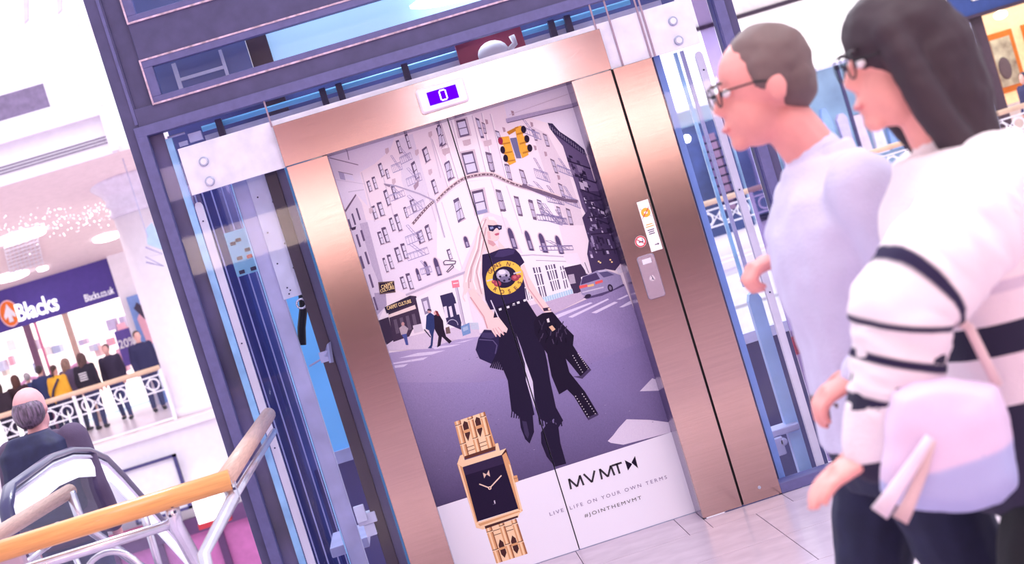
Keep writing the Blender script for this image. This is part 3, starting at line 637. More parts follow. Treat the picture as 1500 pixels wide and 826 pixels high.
# walkers
poly((48, 58, 108), '2', [(490, 522), (510, 500), (535, 518), (541, 580), (532, 622), (526, 690), (520, 708), (498, 708), (514, 690), (518, 640), (505, 605), (486, 596)])
oval((196, 150, 150), '2', 507, 494, 10, 12); poly((60, 52, 78), '2', [(493, 490), (500, 480), (518, 484), (520, 494), (505, 492)])
line((40, 34, 60), '2', [(478, 600), (515, 645)], 6)
poly((40, 30, 50), '2', [(534, 520), (558, 503), (586, 550), (592, 600), (604, 640), (637, 668), (622, 682), (580, 642), (572, 692), (552, 704), (560, 640), (538, 600)])
oval((210, 160, 156), '2', 541, 505, 9, 11); poly((120, 50, 62), '2', [(540, 490), (556, 495), (566, 522), (552, 522)])
poly((110, 90, 90), '2', [(600, 590), (622, 582), (630, 622), (604, 626)])
poly((178, 162, 176), '2', [(333, 592), (358, 572), (386, 594), (376, 626), (345, 632)]); poly((74, 84, 148), '2', [(348, 630), (376, 624), (387, 690), (372, 690), (362, 655)]); oval((190, 144, 146), '2', 355, 568, 9, 11)
# -- car
poly((84, 70, 112), '4', [(305, 640), (420, 612), (520, 570), (550, 560), (555, 572), (420, 632), (325, 652)])
poly((152, 142, 182), '4', [(284, 578), (292, 545), (302, 518), (388, 480), (438, 472), (482, 490), (532, 508), (548, 560), (490, 592), (440, 608), (330, 640), (298, 625)])
poly((74, 60, 102), '4', [(302, 520), (385, 492), (408, 530), (292, 566)]); poly((92, 84, 128), '4', [(400, 492), (450, 484), (494, 506), (430, 522)])
poly((196, 188, 216), '4', [(392, 482), (438, 474), (480, 490), (450, 484), (402, 490)])
poly((228, 94, 96), '4', [(282, 572), (330, 562), (332, 578), (285, 590)]); poly((228, 94, 96), '4', [(378, 548), (422, 535), (426, 550), (380, 564)]); poly((240, 190, 130), '4', [(332, 568), (370, 558), (372, 572), (334, 580)])
line((196, 188, 212), '4', [(300, 612), (430, 580)], 8); oval((50, 40, 66), '4', 335, 634, 20, 12, -.3); oval((50, 40, 66), '4', 470, 585, 16, 24, -.3); oval((120, 112, 140), '4', 470, 585, 8, 13, -.3)
poly((216, 206, 226), '4', [(505, 470), (530, 458), (545, 490), (520, 500)])
# -- signal lights
poly((178, 168, 202), '3', [(160, 212), (552, 122), (572, 124), (572, 138), (165, 236)]); line((120, 106, 140), '3', [(170, 236), (570, 140)], 5); line((204, 190, 212), '3', [(180, 190), (520, 70)], 3)
YL, YD, LK = (232, 170, 66), (190, 124, 48), (40, 28, 52)
poly((110, 108, 150), '3', [(185, 325), (222, 320), (250, 440), (222, 440)])
poly(YL, '3', [(140, 318), (178, 312), (220, 462), (182, 480), (160, 450)]); poly(YL, '3', [(212, 262), (246, 252), (292, 420), (256, 440), (240, 400)]); poly(YD, '3', [(166, 288), (232, 255), (236, 272), (180, 306)])
for x, y, c in ((130, 340, (150, 40, 76)), (143, 392, LK), (160, 440, LK)): poly(YL, '3', [(x, y-22), (x+48, y-26), (x+55, y+14), (x+5, y+24)]); poly(YD, '3', [(x+5, y+14), (x+55, y+6), (x+55, y+14), (x+5, y+24)]); oval(c, '3', x, y, 14, 22, -.15)
for x, y in ((263, 274), (282, 328), (299, 381)): poly(YL, '3', [(x, y-22), (x-46, y-4), (x-40, y+34), (x+5, y+22)]); poly(YD, '3', [(x-42, y+24), (x+2, y+12), (x+5, y+22), (x-40, y+34)]); oval(LK, '3', x, y, 15, 22, -.15)
# ------------------------------------------------------------------ printed figure
PG[0] = 'figure_print'
HA, HB, HC = (232, 208, 212), (246, 232, 234), (198, 164, 172)
SK, SK2 = (240, 204, 204), (206, 156, 164)
poly(HA, '5', [(228, 78), (195, 92), (170, 125), (152, 170), (146, 230), (132, 285), (112, 335), (88, 400), (68, 470), (58, 545), (72, 610), (95, 575), (108, 560), (130, 575), (168, 600), (186, 640), (206, 590), (196, 520), (205, 470), (188, 420), (192, 330), (216, 290), (226, 230), (232, 150), (262, 112), (280, 100), (256, 76)])
for a, c in (([(215, 95), (180, 180), (165, 290), (120, 400), (98, 500), (100, 560)], HC), ([(200, 110), (165, 200), (150, 300), (105, 420), (80, 520)], HB), ([(215, 150), (196, 260), (170, 360), (150, 450), (170, 540), (186, 600)], HC), ([(190, 230), (175, 330), (140, 430), (130, 510), (150, 570)], HB), ([(165, 300), (120, 420), (110, 520)], HC), ([(180, 380), (165, 470), (190, 560)], HB), ([(70, 560), (60, 620), (75, 650)], HA), ([(175, 590), (190, 640), (180, 660)], HA)): line(c, '5', a, 9)
poly(SK, '5', [(228, 100), (262, 92), (286, 118), (294, 150), (306, 188), (300, 205), (304, 224), (286, 240), (262, 244), (305, 296), (300, 312), (236, 334), (214, 304), (226, 240), (222, 150)])
poly(SK2, '5', [(226, 232), (262, 244), (282, 266), (262, 280), (232, 262)]); poly((224, 180, 184), '5', [(222, 180), (238, 176), (250, 232), (228, 228)])
poly((186, 96, 122), '5', [(270, 197), (286, 190), (303, 188), (302, 202), (282, 208)])
poly((44, 38, 76), '5', [(226, 135), (262, 138), (290, 134), (322, 140), (320, 164), (302, 170), (290, 156), (280, 158), (262, 180), (236, 174)])
poly((140, 146, 190), '5', [(240, 150), (262, 146), (266, 158), (246, 166)]); poly((150, 150, 190), '5', [(296, 146), (314, 148), (310, 158), (300, 158)])
poly(HA, '5', [(296, 236), (318, 262), (350, 296), (362, 302), (330, 306), (302, 292)]); poly(HB, '5', [(228, 78), (262, 78), (290, 104), (296, 130), (270, 104), (236, 100)])
SH = (46, 36, 72)
poly(SK, '5', [(96, 580), (132, 562), (192, 640), (262, 720), (302, 770), (345, 835), (225, 835), (198, 760), (128, 660)]); line(SK2, '5', [(110, 620), (200, 750), (225, 830)], 8)
poly(SK, '5', [(446, 414), (472, 398), (502, 480), (562, 582), (640, 690), (656, 722), (606, 722), (540, 640), (482, 560)]); line(SK2, '5', [(458, 440), (500, 560), (610, 710)], 8)
poly(SH, '5', [(190, 334), (236, 326), (302, 300), (368, 290), (412, 298), (442, 330), (474, 386), (446, 412), (462, 480), (480, 592), (486, 640), (340, 692), (244, 705), (212, 640), (200, 560), (188, 470)])
poly((66, 54, 98), '5', [(300, 306), (370, 296), (410, 304), (400, 330), (330, 350), (270, 350)])
oval((240, 192, 84), '5', 340, 490, 128, 113, -.35, 28); oval((40, 32, 60), '5', 340, 486, 82, 72, -.35, 24)
oval((176, 170, 196), '5', 330, 470, 46, 38, 0, 12); oval((222, 218, 236), '5', 322, 452, 26, 16, 0, 10); oval((120, 112, 146), '5', 345, 500, 40, 22, 0, 10)
for x, y in ((310, 482), (352, 474), (338, 510), (372, 500)): oval((46, 38, 66), '5', x, y, 9, 8, 0, 8)
for x, y, r in ((292, 530, 26), (412, 490, 28), (268, 518, 16), (436, 480, 16)): oval((156, 62, 84), '5', x, y, r, r*.8, 0, 10); oval((196, 100, 112), '5', x-4, y-4, r*.45, r*.4, 0, 8)
line((196, 190, 210), '5', [(222, 512), (260, 500)], 9); line((196, 190, 210), '5', [(400, 462), (450, 450)], 9)
poly((58, 42, 70), '5', [(596, 694), (640, 688), (655, 708), (604, 716)]); oval((236, 206, 190), '5', 640, 700, 9, 8, 0, 8)
BK, BK2 = (36, 28, 54), (60, 50, 84)
poly(BK, '8', [(200, 92), (335, 52), (388, 135), (402, 222), (292, 220), (235, 330), (196, 240), (186, 170)])
poly(BK, '8', [(215, 110), (290, 190), (300, 232), (332, 342), (338, 420), (360, 500), (376, 572), (350, 586), (338, 572), (300, 578), (272, 552), (262, 470), (256, 420), (236, 372), (215, 330), (200, 250), (188, 180)])
poly(BK, '8', [(288, 150), (385, 130), (402, 200), (432, 330), (446, 420), (472, 540), (504, 598), (482, 632), (462, 590), (440, 612), (400, 592), (380, 540), (372, 460), (350, 380), (320, 280), (290, 200)])
poly((206, 198, 224), '8', [(291, 204), (300, 232), (318, 290), (346, 362), (368, 425), (378, 545), (362, 500), (338, 420), (333, 345), (302, 240)])
for x, y in ((215, 98), (250, 88), (275, 76), (296, 68), (325, 58)): poly((226, 222, 236), '8', [(x, y), (x+12, y-4), (x+14, y+6), (x+3, y+9)])
line(BK, '8', [(275, 75), (290, 66), (297, 74), (280, 82), (275, 75)], 3)
line((206, 200, 222), '8', [(180, 60), (215, 140)], 5)
poly(BK, '8', [(306, 560), (368, 575), (374, 650), (354, 702), (334, 682), (314, 630)]); poly(BK, '8', [(404, 652), (440, 600), (482, 620), (492, 700), (518, 792), (466, 806), (430, 760), (406, 700)])
poly(BK2, '8', [(320, 600), (340, 604), (352, 660), (346, 680), (332, 660)])
for i in range(9): line(BK, '8', [(276+i*11, 550+i*2), (272+i*11, 585+i*2)], 5)
for i in range(8): line(BK, '8', [(395+i*14, 585+(i % 3)*6), (400+i*14, 618+(i % 3)*6)], 6)
poly((44, 36, 74), '8', [(150, 192), (188, 194), (216, 214), (216, 262), (202, 320), (184, 346), (130, 322), (112, 282), (124, 232)]); line((92, 82, 124), '8', [(128, 236), (190, 240), (208, 262), (200, 300)], 4); poly((66, 56, 98), '8', [(140, 205), (186, 206), (204, 224), (180, 232), (138, 226)])
for i in range(7): line(BK, '8', [(215+i*5, 285-i*2), (178+i*9, 362+i*2)], 7)
poly(SK, '8', [(160, 150), (186, 140), (216, 136), (256, 188), (250, 206), (236, 200), (238, 218), (224, 206), (222, 226), (206, 210), (204, 226), (186, 200)])
for a, b in (((212, 180), (240, 214)), ((200, 184), (224, 222)), ((190, 186), (206, 222))): line(SK2, '8', [a, b], 3)
JK = (32, 24, 46)
poly(JK, '8', [(372, 160), (385, 135), (412, 118), (456, 112), (476, 135), (500, 165), (552, 218), (548, 262), (572, 300), (628, 370), (588, 410), (540, 350), (516, 322), (532, 382), (602, 470), (662, 570), (616, 596), (552, 490), (522, 460), (486, 482), (452, 400), (432, 300), (400, 250), (378, 210)])
for i in range(26): line(rnd.choice([(58, 48, 74), (22, 16, 34), (80, 68, 96)]), '8', [(385+rnd.uniform(0, 140), 140+rnd.uniform(0, 110)) for _ in range(2)], 4) if i < 0 else line(rnd.choice([(58, 48, 74), (22, 16, 34), (76, 64, 92)]), '8', [(lambda x, y: (x, y))(395+i*5, 150+(i*37) % 90), (395+i*5+rnd.uniform(-10, 10), 150+(i*37) % 90+22)], 4)
poly((214, 176, 150), '8', [(440, 180), (455, 172), (470, 190), (456, 200)]); poly((224, 212, 220), '8', [(430, 145), (440, 140), (444, 158), (434, 160)])
for (a, b) in (((548, 308), (596, 392)), ((572, 300), (616, 368)), ((560, 490), (618, 582)), ((590, 480), (648, 568))):
    for i in range(9): oval((206, 196, 210), '8', a[0]+(b[0]-a[0])*i/8, a[1]+(b[1]-a[1])*i/8, 2.6, 2.6, 0, 6)
poly((70, 58, 92), '8', [(548, 402), (590, 412), (630, 372), (622, 362), (586, 398)]); poly((70, 58, 92), '8', [(612, 586), (660, 564), (662, 574), (616, 598)])
# ------------------------------------------------------------------ white foot of the advert and the watch
PG[0] = 'watch_print'
poly((233, 229, 246), 'm', [(-.585, .0), (.585, .0), (.585, .399), (-.585, .399)])
G1, G2, G3, GD = (214, 160, 116), (242, 206, 170), (150, 96, 70), (74, 44, 46)
poly(G1, '6', [(55, 82), (215, 28), (272, 208), (102, 270)]); poly(G1, '6', [(218, 640), (380, 588), (440, 772), (276, 824)])
def strap(o, flip):
    X = lambda a, b: (o[0][0]+(o[1][0]-o[0][0])*a+(o[2][0]-o[0][0])*b, o[0][1]+(o[1][1]-o[0][1])*a+(o[2][1]-o[0][1])*b)
    def rect(c, a0, a1, b0, b1): poly(c, '6', [X(a0, b0), X(a1, b0), X(a1, b1), X(a0, b1)])
    for a0, a1 in ((.0, .2), (.42, .6), (.82, 1.)):
        rect(G1, a0, a1, 0, 1); rect(G2, a0+.05, a0+.11, 0, 1); rect(G3, a1-.04, a1, 0, 1)
    for a0, a1 in ((.2, .42), (.6, .82)):
        rect(G2, a0, a1, 0, 1)
        if not flip: poly(GD, '6', [X(a0+.03, .16), X(a0+.1, .06), X(a1-.02, .12), X(a1-.02, .42), X(a0+.08, .62), X(a0+.03, .45)])
        else: poly(GD, '6', [X(a0+.03, .55), X(a1-.1, .4), X(a1-.02, .5), X(a1-.02, .8), X(a0+.1, .92), X(a0+.03, .8)])
        rect(G1, a0, a1, .3 if not flip else .62, .38 if not flip else .68)
    for a0, a1, bs in ((0, .2, (.1, .62)), (.42, .6, (.05, .58)), (.82, 1, (.1, .62)), (.2, .42, (.76, .86) if not flip else (.12, .24)), (.6, .82, (.76, .86) if not flip else (.12, .24))):
        for b in bs: rect(GD, a0, a1, b, b+.018); rect(G2, a0, a1, b+.018, b+.045)
strap([(55, 82), (215, 28), (102, 270)], False); strap([(218, 640), (380, 588), (276, 824)], True)
poly((96, 56, 48), '6', [(108, 262), (272, 208), (276, 226), (112, 278)])
poly(G2, '6', [(85, 258), (100, 252), (110, 282), (272, 232), (270, 196), (284, 192), (294, 232), (326, 220), (322, 250), (300, 262), (98, 322), (70, 302)])
poly(G1, '6', [(70, 302), (98, 318), (180, 600), (204, 645), (170, 636), (160, 600)]); poly(G2, '6', [(74, 306), (84, 312), (172, 612), (168, 630)])
poly(GD, '6', [(300, 258), (326, 222), (346, 290), (330, 330)]); poly(G1, '6', [(326, 240), (346, 290), (414, 548), (396, 556), (384, 530), (306, 258)]); poly(G2, '6', [(340, 300), (350, 310), (412, 540), (402, 546)])
poly(G2, '6', [(170, 610), (386, 538), (414, 548), (396, 562), (392, 580), (204, 646), (168, 634)]); poly(GD, '6', [(214, 628), (388, 572), (390, 582), (218, 642)]); poly(G1, '6', [(180, 616), (396, 546), (400, 552), (190, 628)])
poly((36, 26, 54), '6', [(99, 318), (303, 254), (391, 536), (176, 604)]); poly((52, 40, 72), '6', [(99, 318), (303, 254), (318, 300), (112, 362)])
poly(G1, '6', [(362, 366), (384, 360), (392, 394), (372, 400)]); line(G3, '6', [(366, 380), (388, 374)], 3)
line((236, 206, 190), '6', [(241, 428), (302, 362)], 6); line((236, 206, 190), '6', [(241, 428), (186, 407)], 6); oval((236, 206, 190), '6', 241, 428, 9, 9, 0, 12); oval((60, 40, 60), '6', 241, 428, 4, 4, 0, 8)
poly((220, 190, 176), '6', [(205, 348), (224, 356), (212, 377)]); poly((220, 190, 176), '6', [(236, 334), (243, 368), (224, 356)])
poly((210, 200, 220), '6', [(262, 494), (268, 492), (271, 508), (266, 510)]); line((120, 110, 140), '6', [(258, 514), (273, 510)], 2)
INK = (30, 22, 44)
poly(INK, '9', [(962, 293), (979, 347), (1001, 313)]); poly(INK, '9', [(1015, 271), (1031, 335), (997, 306)])
def emit_prints():
    m_ = attr_mat('advert_ink', .6, .06)
    for grp, lst in POLY.items():
        V, F, C = [], [], []
        for c, pts, k, cols in lst:
            b = len(V); y = DY-.0004-k*2e-6
            V += [(p[0], y, p[1]) for p in pts]
            C += [lin(q) for q in (cols if cols else [c]*len(pts))]
            for t in tessellate_polygon([[Vector((p[0], p[1], 0)) for p in pts]]): F.append([b+i for i in t])
        me = bpy.data.meshes.new(grp); me.from_pydata(V, [], F)
        at = me.color_attributes.new('Col', 'FLOAT_COLOR', 'POINT')
        for i, c in enumerate(C): at.data[i].color = c
        for leaf, x0, x1 in ((DL, -.585, -.0028), (DR, .0028, .585)):
            bm = bmesh.new(); bm.from_mesh(me)
            for px, nx in ((x0, -1), (x1, 1)):
                bmesh.ops.bisect_plane(bm, geom=bm.verts[:]+bm.edges[:]+bm.faces[:], dist=1e-7, plane_co=(px, 0, 0), plane_no=(nx, 0, 0), clear_outer=True)
            bmesh.ops.bisect_plane(bm, geom=bm.verts[:]+bm.edges[:]+bm.faces[:], dist=1e-7, plane_co=(0, 0, 2.118), plane_no=(0, 0, 1), clear_outer=True)
            if not bm.faces: bm.free(); continue
            m2 = bpy.data.meshes.new(grp); bm.to_mesh(m2); bm.free()
            put(m2, grp, m_, leaf)
        bpy.data.meshes.remove(me)
emit_prints()
# lettering
M_inkd = mat('advert_black', (30, 22, 44), .5); M_inkl = mat('advert_lilac', (110, 88, 140), .5); M_gold = mat('sign_gold', (236, 206, 150), .5); M_ringink = mat('emblem_ink', (112, 70, 40), .5)
NRM = (0, -1, 0)
def ptext(body, k, a, b, cap, m_, leaf, bold=0., sp=1., name='lettering', lvl=None):
    A, B = toxz(k, a), toxz(k, b); z = (A[1]+B[1])/2
    lvl = .0012+cnt[0]*2e-6
    A3, B3 = Vector((A[0], DY-lvl, A[1])), Vector((B[0], DY-lvl, B[1]))
    if abs(A[1]-B[1]) < .02: A3.z = B3.z = z
    return text_between(body, A3, B3, cap, m_, name, leaf, NRM, bold, sp, up=None)
def stroke_word():
    X = lambda u, v: toxz('9', (u, v))
    x0, zb_ = X(682, 444); x1, _ = X(962, 356); W_ = x1-x0; H_ = .0505; t = .0092; y = DY-.0012-cnt[0]*2e-6; mb = MB()
    def st(a, b):
        a, b = Vector((x0+a[0]*W_, y, zb_+a[1]*H_)), Vector((x0+b[0]*W_, y, zb_+b[1]*H_)); d = (b-a).normalized(); n = Vector((d.z, 0, -d.x))*t/2
        mb.prism([a+n, b+n, b-n, a-n], (0, -.0002, 0))
    for o_ in (.0, .565):
        st((o_+.02, 0), (o_+.035, 1)); st((o_+.035, .97), (o_+.135, .06)); st((o_+.135, .06), (o_+.235, .97)); st((o_+.235, 1), (o_+.25, 0))
    st((.305, 1), (.405, .03)); st((.405, .03), (.505, 1)); st((.82, .93), (1.0, .93)); st((.91, 1), (.91, 0))
    mb.build('lettering', M_inkd, DR)
stroke_word()
ptext('LIVE', '9', (580, 579), (651, 556), .0165, M_inkl, DL, .0, 1.35)
ptext('LIFE ON YOUR OWN TERMS', '9', (684, 547), (1180, 387), .0165, M_inkl, DR, .0, 1.5)
ptext('#JOINTHEMVMT', '9', (758, 585), (1050, 494), .0165, M_inkd, DR, .0, 1.35)
ptext('CARPET', '2', (232, 364), (302, 350), .018, M_gold, DL, .02, 1.)
ptext('CULTURE', '2', (226, 384), (308, 368), .014, M_gold, DL, .02, 1.)
ptext('CARPET CULTURE', '2', (268, 496), (402, 436), .016, M_gold, DL, .02, 1.)
def arc_text(word, a0, a1, r, flip):
    n = len(word)
    for i, ch in enumerate(word):
        if ch == ' ': continue
        a = math.radians(a0+(a1-a0)*i/(n-1))
        cxz = toxz('5', (340+128*r*math.cos(a), 490+113*r*math.sin(a)))
        me = text_mesh(ch, .026, .0006)
        xs = [v.co.x for v in me.vertices]; mx = (min(xs)+max(xs))/2
        th = -a-math.pi/2 if not flip else -a+math.pi/2
        th += .0
        for v in me.vertices:
            x, y = v.co.x-mx, v.co.y-.009
            th2 = th-.297
            X, Y = x*math.cos(th2)-y*math.sin(th2), x*math.sin(th2)+y*math.cos(th2)
            v.co = Vector((cxz[0]+X, DY-.0012-cnt[0]*2e-6, cxz[1]+Y))
        put(me, 'emblem_letter', M_ringink, DL if cxz[0] < 0 else DR)
arc_text("GUNS N'", 205, 300, .84, False); arc_text('ROSES', 125, 20, .84, True)
# ------------------------------------------------------------------ near guard railing
M_stl = M_steel
RL = empty('guard_railing', (-1.16, -1.0, 0)); tag(RL, 'oak-topped steel guard railing with a mitred corner left of the lift', 'railing')
MB().tube([(-1.166, -.05, 1.066), (-1.157, -1.965, 1.066)], .032, 14).build('handrail', M_wood2, RL, smooth=True)
MB().tube([(-1.135, -1.968, 1.066), (-2.3, -1.94, 1.066)], .034, 14).build('handrail', M_wood, RL, smooth=True)
MB().tube([(-1.16, -.1, .992), (-1.16, -1.96, .992)], .015, 10).build('under_rail', M_stl, RL, smooth=True)
def pathpx(l): return [aty(u, v, y) for u, v, y in l]
def down(p): 
    a, b = p[-2], p[-1]; t = (0-b.z)/(b.z-a.z); return p+[b+(b-a)*min(t, 3.) if False else Vector((b.x+(b.x-a.x)*.6, b.y+(b.y-a.y)*.6, .0))]
for pts, r in (([(333, 704, -1.95), (342, 729, -1.95), (298, 812, -2.2)], .022), ([(247, 724, -1.94), (258, 770, -1.93), (290, 828, -1.8)], .024)):
    p = down(pathpx(pts))
    o = MB().tube(p, r, 12).build('post', M_stl, RL, smooth=True)
    MB().cyl((p[-1].x, p[-1].y, 0), .055, (0, 0, .012), 16).build('base_flange', M_stl, o)
p = pathpx([(251, 767, -1.93), (62, 826, -1.93)]); p.append(p[1]+(p[1]-p[0])*.9)
MB().tube(p, .017, 10).build('cross_tube', M_stl, RL, smooth=True)
c = aty(170, 858, -1.9); MB().torus(c, .112, .010, 28, 8, ((.95, -.2, 0), (0, 0, 1))).build('ring', M_stl, RL, smooth=True)
for a in ((190, 770), (150, 790)): pass
p = pathpx([(205, 738, -1.5), (222, 790, -1.5), (240, 850, -1.5)]); MB().tube(p, .014, 8).build('baluster', M_stl, RL, smooth=True)
for u, v in ((252, 742), (256, 750), (249, 756), (338, 712), (343, 716)): 
    q = aty(u, v, -1.985); MB().box(q.x-.004, q.x+.004, q.y, q.y+.01, q.z-.004, q.z+.004).build('scuff', M_dark, RL)
R3 = empty('guard_railing', (-1.95, -1.2, 0)); tag(R3, 'short pinkish oak handrail on cranked steel post beside the escalator', 'railing')
MB().tube([(-1.925, -.74, 1.07), (-2.12, -2.3, 1.07)], .029, 14).build('handrail', M_wood2, R3, smooth=True)
for pts, r in (([(103, 720, -.80), (120, 768, -.80), (168, 802, -.74), (215, 836, -.68)], .020), ([(108, 812, -1.3), (128, 856, -1.3)], .011), ([(32, 806, -1.55), (85, 768, -1.0)], .012), ([(40, 822, -1.55), (100, 778, -1.0)], .010)):
    p = pathpx(pts)
    if r == .020: p = p+[Vector((p[-1].x+.02, p[-1].y, 0))]
    MB().tube(p, r, 10).build('post' if r > .019 else 'rail_tube', M_stl, R3, smooth=True)
q = aty(20, 812, -1.8); MB().box(q.x-.12, q.x+.028, -1.82, -1.76, 0, q.z+.02).build('end_block', mat('mauve_post', (176, 150, 172), .5), R3, bevel=.01)
# ------------------------------------------------------------------ escalator
ES = empty('escalator', (-2.85, 2, 0)); tag(ES, 'glass-sided escalator descending away beside the lift', 'escalator')
def hr(x, dz=0., y0=-.15):
    pts = [(x, y0+.05, .72+dz*.0), (x, y0-.05, .86), (x, y0, 1.03+dz*.5), (x, y0+.15, 1.1+dz), (x, .8, 1.115+dz), (x, 1.25, 1.09+dz), (x, 1.6, 1.04+dz), (x, 1.95, .945+dz), (x, 2.25, .79+dz)]
    for k in range(1, 12): pts.append((x, 2.25+k*.9, .79+dz-k*.9*.586))
    return [Vector(p) for p in pts]
M_rubber = mat('handrail_rubber', (54, 50, 98), .3, coat=.4); M_chrome = mat('balustrade_chrome', (214, 216, 236), .18, .9); M_glow = mat('balustrade_white', (244, 240, 250), .4, emit=.35)
for x, s in ((-2.35, 1), (-3.3, -1)):
    h = hr(x)
    MB().tube(h, .026, 10, sq=(.7, 1.3)).build('handrail', M_rubber, ES, smooth=True)
    MB().tube([q-Vector((0, 0, .035)) for q in h[2:]], .017, 8).build('rail_profile', M_chrome, ES, smooth=True)
    MB().tube([q-Vector((0, 0, .10)) for q in h[2:]], .012, 6, sq=(4.6, 1)).build('light_strip', M_glow, ES)
    gl = MB(); g = h[2:]
    gl.rings([[Vector((x-.006, q.y, q.z-.1)), Vector((x+.006, q.y, q.z-.1)), Vector((x+.006, q.y, q.z-.85)), Vector((x-.006, q.y, q.z-.85))] for q in g]); gl.build('balustrade_glass', M_glass, ES)
    sk = MB(); sk.rings([[Vector((x-.12, q.y, q.z-.84)), Vector((x+.12, q.y, q.z-.84)), Vector((x+.12, q.y, q.z-1.5)), Vector((x-.12, q.y, q.z-1.5))] for q in g]); sk.build('skirt_deck', mat('deck_white', (222, 218, 232), .35), ES, bevel=.01)
y = 1.15; z = 0.
MB().box(-3.2, -2.45, -1.9, 1.2, -.3, -.0).build('landing_plate', mat('landing_grey', (120, 116, 140), .4, .4), ES)
stp = MB().box(-3.2, -2.45, 0, .42, -.24, 0).mesh('step'); stp.materials.append(mat('step_grey', (84, 80, 112), .5, .3))
for k in range(14):
    o = bpy.data.objects.new('step', stp); COL.objects.link(o); o.parent = ES; o.matrix_parent_inverse = ES.matrix_basis.inverted()
    o.location = (0, 1.2+k*.38, -.05-k*.213 if k else -.02)
# ------------------------------------------------------------------ far gallery
FZ = -.35
M_gfloor = mat('gallery_floor', (232, 214, 214), .3, noise=.04)
M_fas = mat('gallery_white', (238, 231, 242), .6, noise=.015)
M_soff = mat('soffit_pink', (240, 222, 226), .7, noise=.02)
struct('floor_gallery', MB().box(-16, -3.0, 22.0, 30, -.7, FZ).box(-3.0, 22, 19.2, 30, -.7, FZ), M_gfloor, label='pale stone floor of the gallery across the void')
struct('trim_1', MB().box(-16, -3.0, 21.9, 22.0, -1.55, FZ-.02).box(-16, -3.0, 21.82, 21.9, -.52, FZ-.02).box(-3.0, 22, 19.1, 19.2, -1.3, FZ-.02).box(-3.0, 22, 19.02, 19.1, -.5, FZ-.02), M_fas, label='white slab edge of the gallery across the void')
struct('floor_lower', MB().box(-22, 24, -2, 30, -5.4, -5.2), mat('lower_floor', (214, 190, 206), .35), label='lower mall floor at the bottom of the void')
struct('wall_lower', MB().box(-16, -3, 22.6, 22.8, -5.2, -1.4).box(-3, 22, 19.9, 20.1, -5.2, -1.2), M_fas, label='white wall of the lower level across the void')
struct('wall_void', MB().box(-9, -1.15, -2.1, -2.0, -5.2, -.5), M_fas, label='wall of the void under the near walkway')
# lower level dressing
def px_rect(pts, y): 
    q = [aty(u, v, y) for u, v in pts]; return q
pf = px_rect([(188, 692), (252, 660), (264, 752), (214, 775)], 21.7)
o = empty('framed_panel', (-5.8, 21.7, -2.0)); tag(o, 'white display panel in black frame on the lower level', 'panel')
x0, x1, z0, z1 = -6.45, -5.38, -2.0, -.93
MB().box(x0, x1, 21.72, 21.76, z0, z1).build('panel_board', M_white, o)
for a in ((x0, x1, z1-.05, z1), (x0, x1, z0, z0+.05), (x0, x0+.05, z0, z1), (x1-.06, x1, z0, z1)): MB().box(a[0], a[1], 21.66, 21.76, a[2], a[3]).build('frame_bar', mat('frame_indigo', (66, 60, 116), .4), o)
q = px_rect([(268, 735), (312, 724), (322, 775), (280, 790)], 21.6)
o = empty('lit_sign', (-5.0, 21.6, -2.2)); tag(o, 'glowing white sign box with red base on the lower level', 'sign')
MB().box(-5.33, -4.75, 21.55, 21.7, -2.32, -1.72).build('light_face', mat('sign_glow', (255, 252, 252), .4, emit=2.2), o); MB().box(-5.35, -4.73, 21.5, 21.72, -2.42, -2.32).build('red_base', M_red, o)
o = empty('shopfront', (-6.5, 22.3, -5.2)); tag(o, 'magenta shopfront on the lower level under the gallery', 'shop front')
M_mag = mat('magenta_panel', (206, 120, 186), .5); M_pl = mat('plum_panel', (96, 60, 110), .5)
MB().box(-12, -4.2, 22.3, 22.5, -5.2, -2.55).build('front_panel', M_mag, o)
for x in (-9.6, -8.4, -7.2, -6.35, -5.2): MB().box(x, x+.14, 22.2, 22.3, -5.2, -2.5).build('mullion', M_pl, o)
MB().box(-12, -4.2, 22.15, 22.3, -2.55, -2.25).build('fascia', M_pl, o); MB().box(-7.4, -6.3, 22.1, 22.3, -2.3, -2.1).build('sign_strip', mat('strip_red', (206, 70, 120), .5), o)
for k, (a, b) in enumerate(((-.62, -1.16), (-1.22, -1.86))):
    tag(MB().box(4.2, 8.6, 19.0-.04*k, 19.09, b, a).build('fascia_panel', mat('panel_white', (250, 250, 255), .5), None), ['upper', 'lower'][k]+' white fascia panel below the gallery, seen through the lift glass', 'panel')  # plain white panel, no emission
tag(MB().box(5.0, 6.3, 19.0, 19.1, -2.3, -1.98).build('red_banner', M_red), 'red banner strip below white fascia, seen through the lift glass', 'banner')
